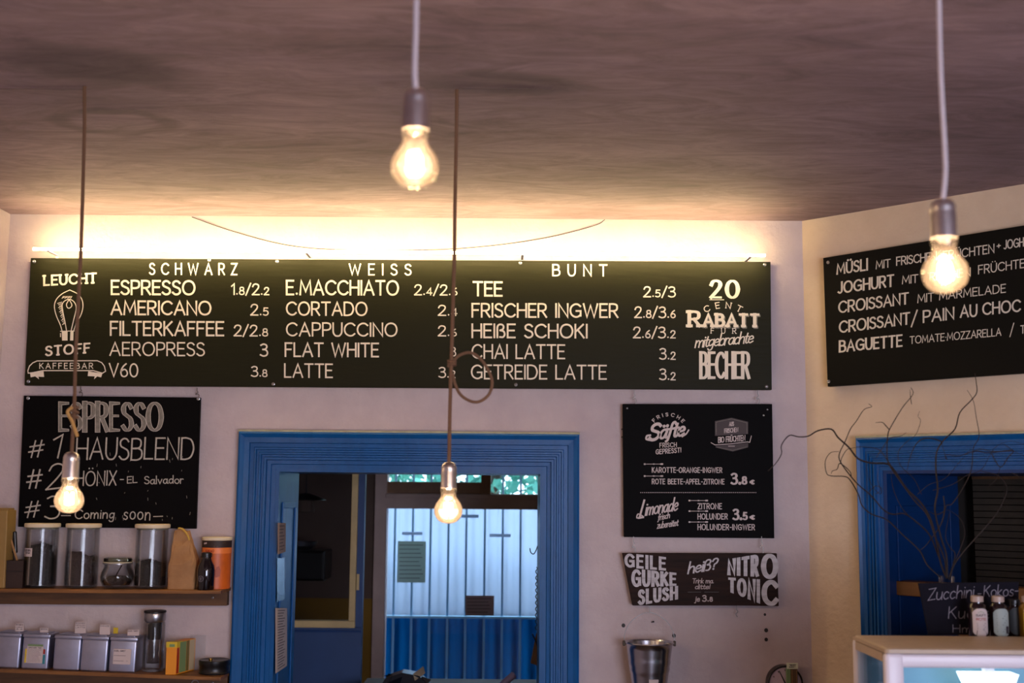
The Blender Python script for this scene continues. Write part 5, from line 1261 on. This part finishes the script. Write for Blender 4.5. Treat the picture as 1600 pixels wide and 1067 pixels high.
obj('lamp_neck', G().lathe([(.045, -.005), (.045, -.06), (.03, -.065), (.001, -.065)], pl, 20), M_far, t, smooth=True)
obj('cord', G().tube([pl + Vector((0, 0, .02)), Vector((pl.x, 6.0, 2.55))], .003, 6), M_black, t)
# hook, hanging bag and crumpled bits at the right jamb
Xj = O2 - .012
hp = onY(846, 862, WY + TH - .06); 
pts = [Vector((Xj, hp.y, hp.z + .02)), Vector((Xj - .006, hp.y, hp.z + .004)), Vector((Xj - .014, hp.y, hp.z - .008)), Vector((Xj - .024, hp.y, hp.z - .002)), Vector((Xj - .027, hp.y, hp.z + .012))]
obj('coat_hook', G().tube(smooth_path(pts, 4), .0018, 6), M_black, smooth=True, label='black curved hook on the right side of the blue doorway', cat='hook')
yh = WY + TH - .05
q = [onY(a, b, yh) for a, b in ((838, 990), (846, 990), (846, 1040), (829, 1036))]
q[1].x = q[2].x = Xj
t = empty('hanging_pouch', q[0], 'brown paper pouch hanging inside the right edge of the doorway', 'pouch')
obj('pouch_body', G().prism(q, (0, .02, 0)), mat('pouch_brown', (84, 62, 42), .8), t)
obj('strap', G().tube(P2([(832, 990), (838, 1004), (841, 1018), (843, 985)], yh - .004) + [Vector((Xj, yh - .004, onY(846, 900, yh).z))], .0025, 5), M_black, t)
obj('coil_cable', G().tube([Vector((Xj - .004 + .003 * math.sin(i * 1.3), yh - .03, onY(846, 885 + 2.0 * i, yh).z)) for i in range(50)], .0018, 5), M_wire, label='dark curly cable hanging at the right edge of the doorway', cat='cable')
# low things at the bottom of the doorway
rr = random.Random(21); g = G(); yk = 4.9
for i in range(16):
    a = onY(600 + rr.uniform(0, 62), 1052 + rr.uniform(0, 22), yk + rr.uniform(-.05, .05))
    d1_ = Vector((rr.uniform(-.06, .06), rr.uniform(-.02, .02), rr.uniform(-.02, .035))); d2_ = Vector((rr.uniform(-.04, .04), rr.uniform(-.04, .04), rr.uniform(-.05, -.01)))
    g.add([a, a + d1_, a + d1_ + d2_, a + d2_], [(0, 1, 2, 3)])
zf = onY(640, 1068, yk).z
g.prism([onY(a, b, yk - .03) for a, b in ((592, 1075), (602, 1060), (628, 1051), (655, 1056), (672, 1075))], (0, .1, 0))
zt_ = onY(640, 1078, yk).z + .001
for v_ in g.v: v_.z = max(v_.z, zt_)
o = obj('crumpled_bag', g, mat('black_foil', (20, 26, 34), .2), label='crumpled shiny black plastic bag at the bottom of the doorway', cat='bag')
hb = obj('hallway_table', G().box(onY(560, 1080, yk).x, onY(840, 1080, yk).x, yk - .2, yk + .3, onY(640, 1080, yk).z - .03, onY(640, 1078, yk).z), M_woodd, label='low hallway table top just below the picture in the doorway', cat='table')
lg = G()
for x_ in (onY(565, 1080, yk).x, onY(832, 1080, yk).x):
    for y_ in (yk - .18, yk + .26): obj('leg', G().box(x_, x_ + .04, y_, y_ + .04, 0, onY(640, 1080, yk).z - .03), M_woodd, hb)
obj('paper_roll', G().tube([onY(770, 1082, yk), onY(803, 1054, yk)], .014, 12).tube([onY(803, 1054, yk), onY(804, 1053.2, yk)], .009, 12), mat('lilac_paper', (170, 160, 210), .4), smooth=True, label='lilac paper roll sticking up at the bottom of the doorway', cat='roll')
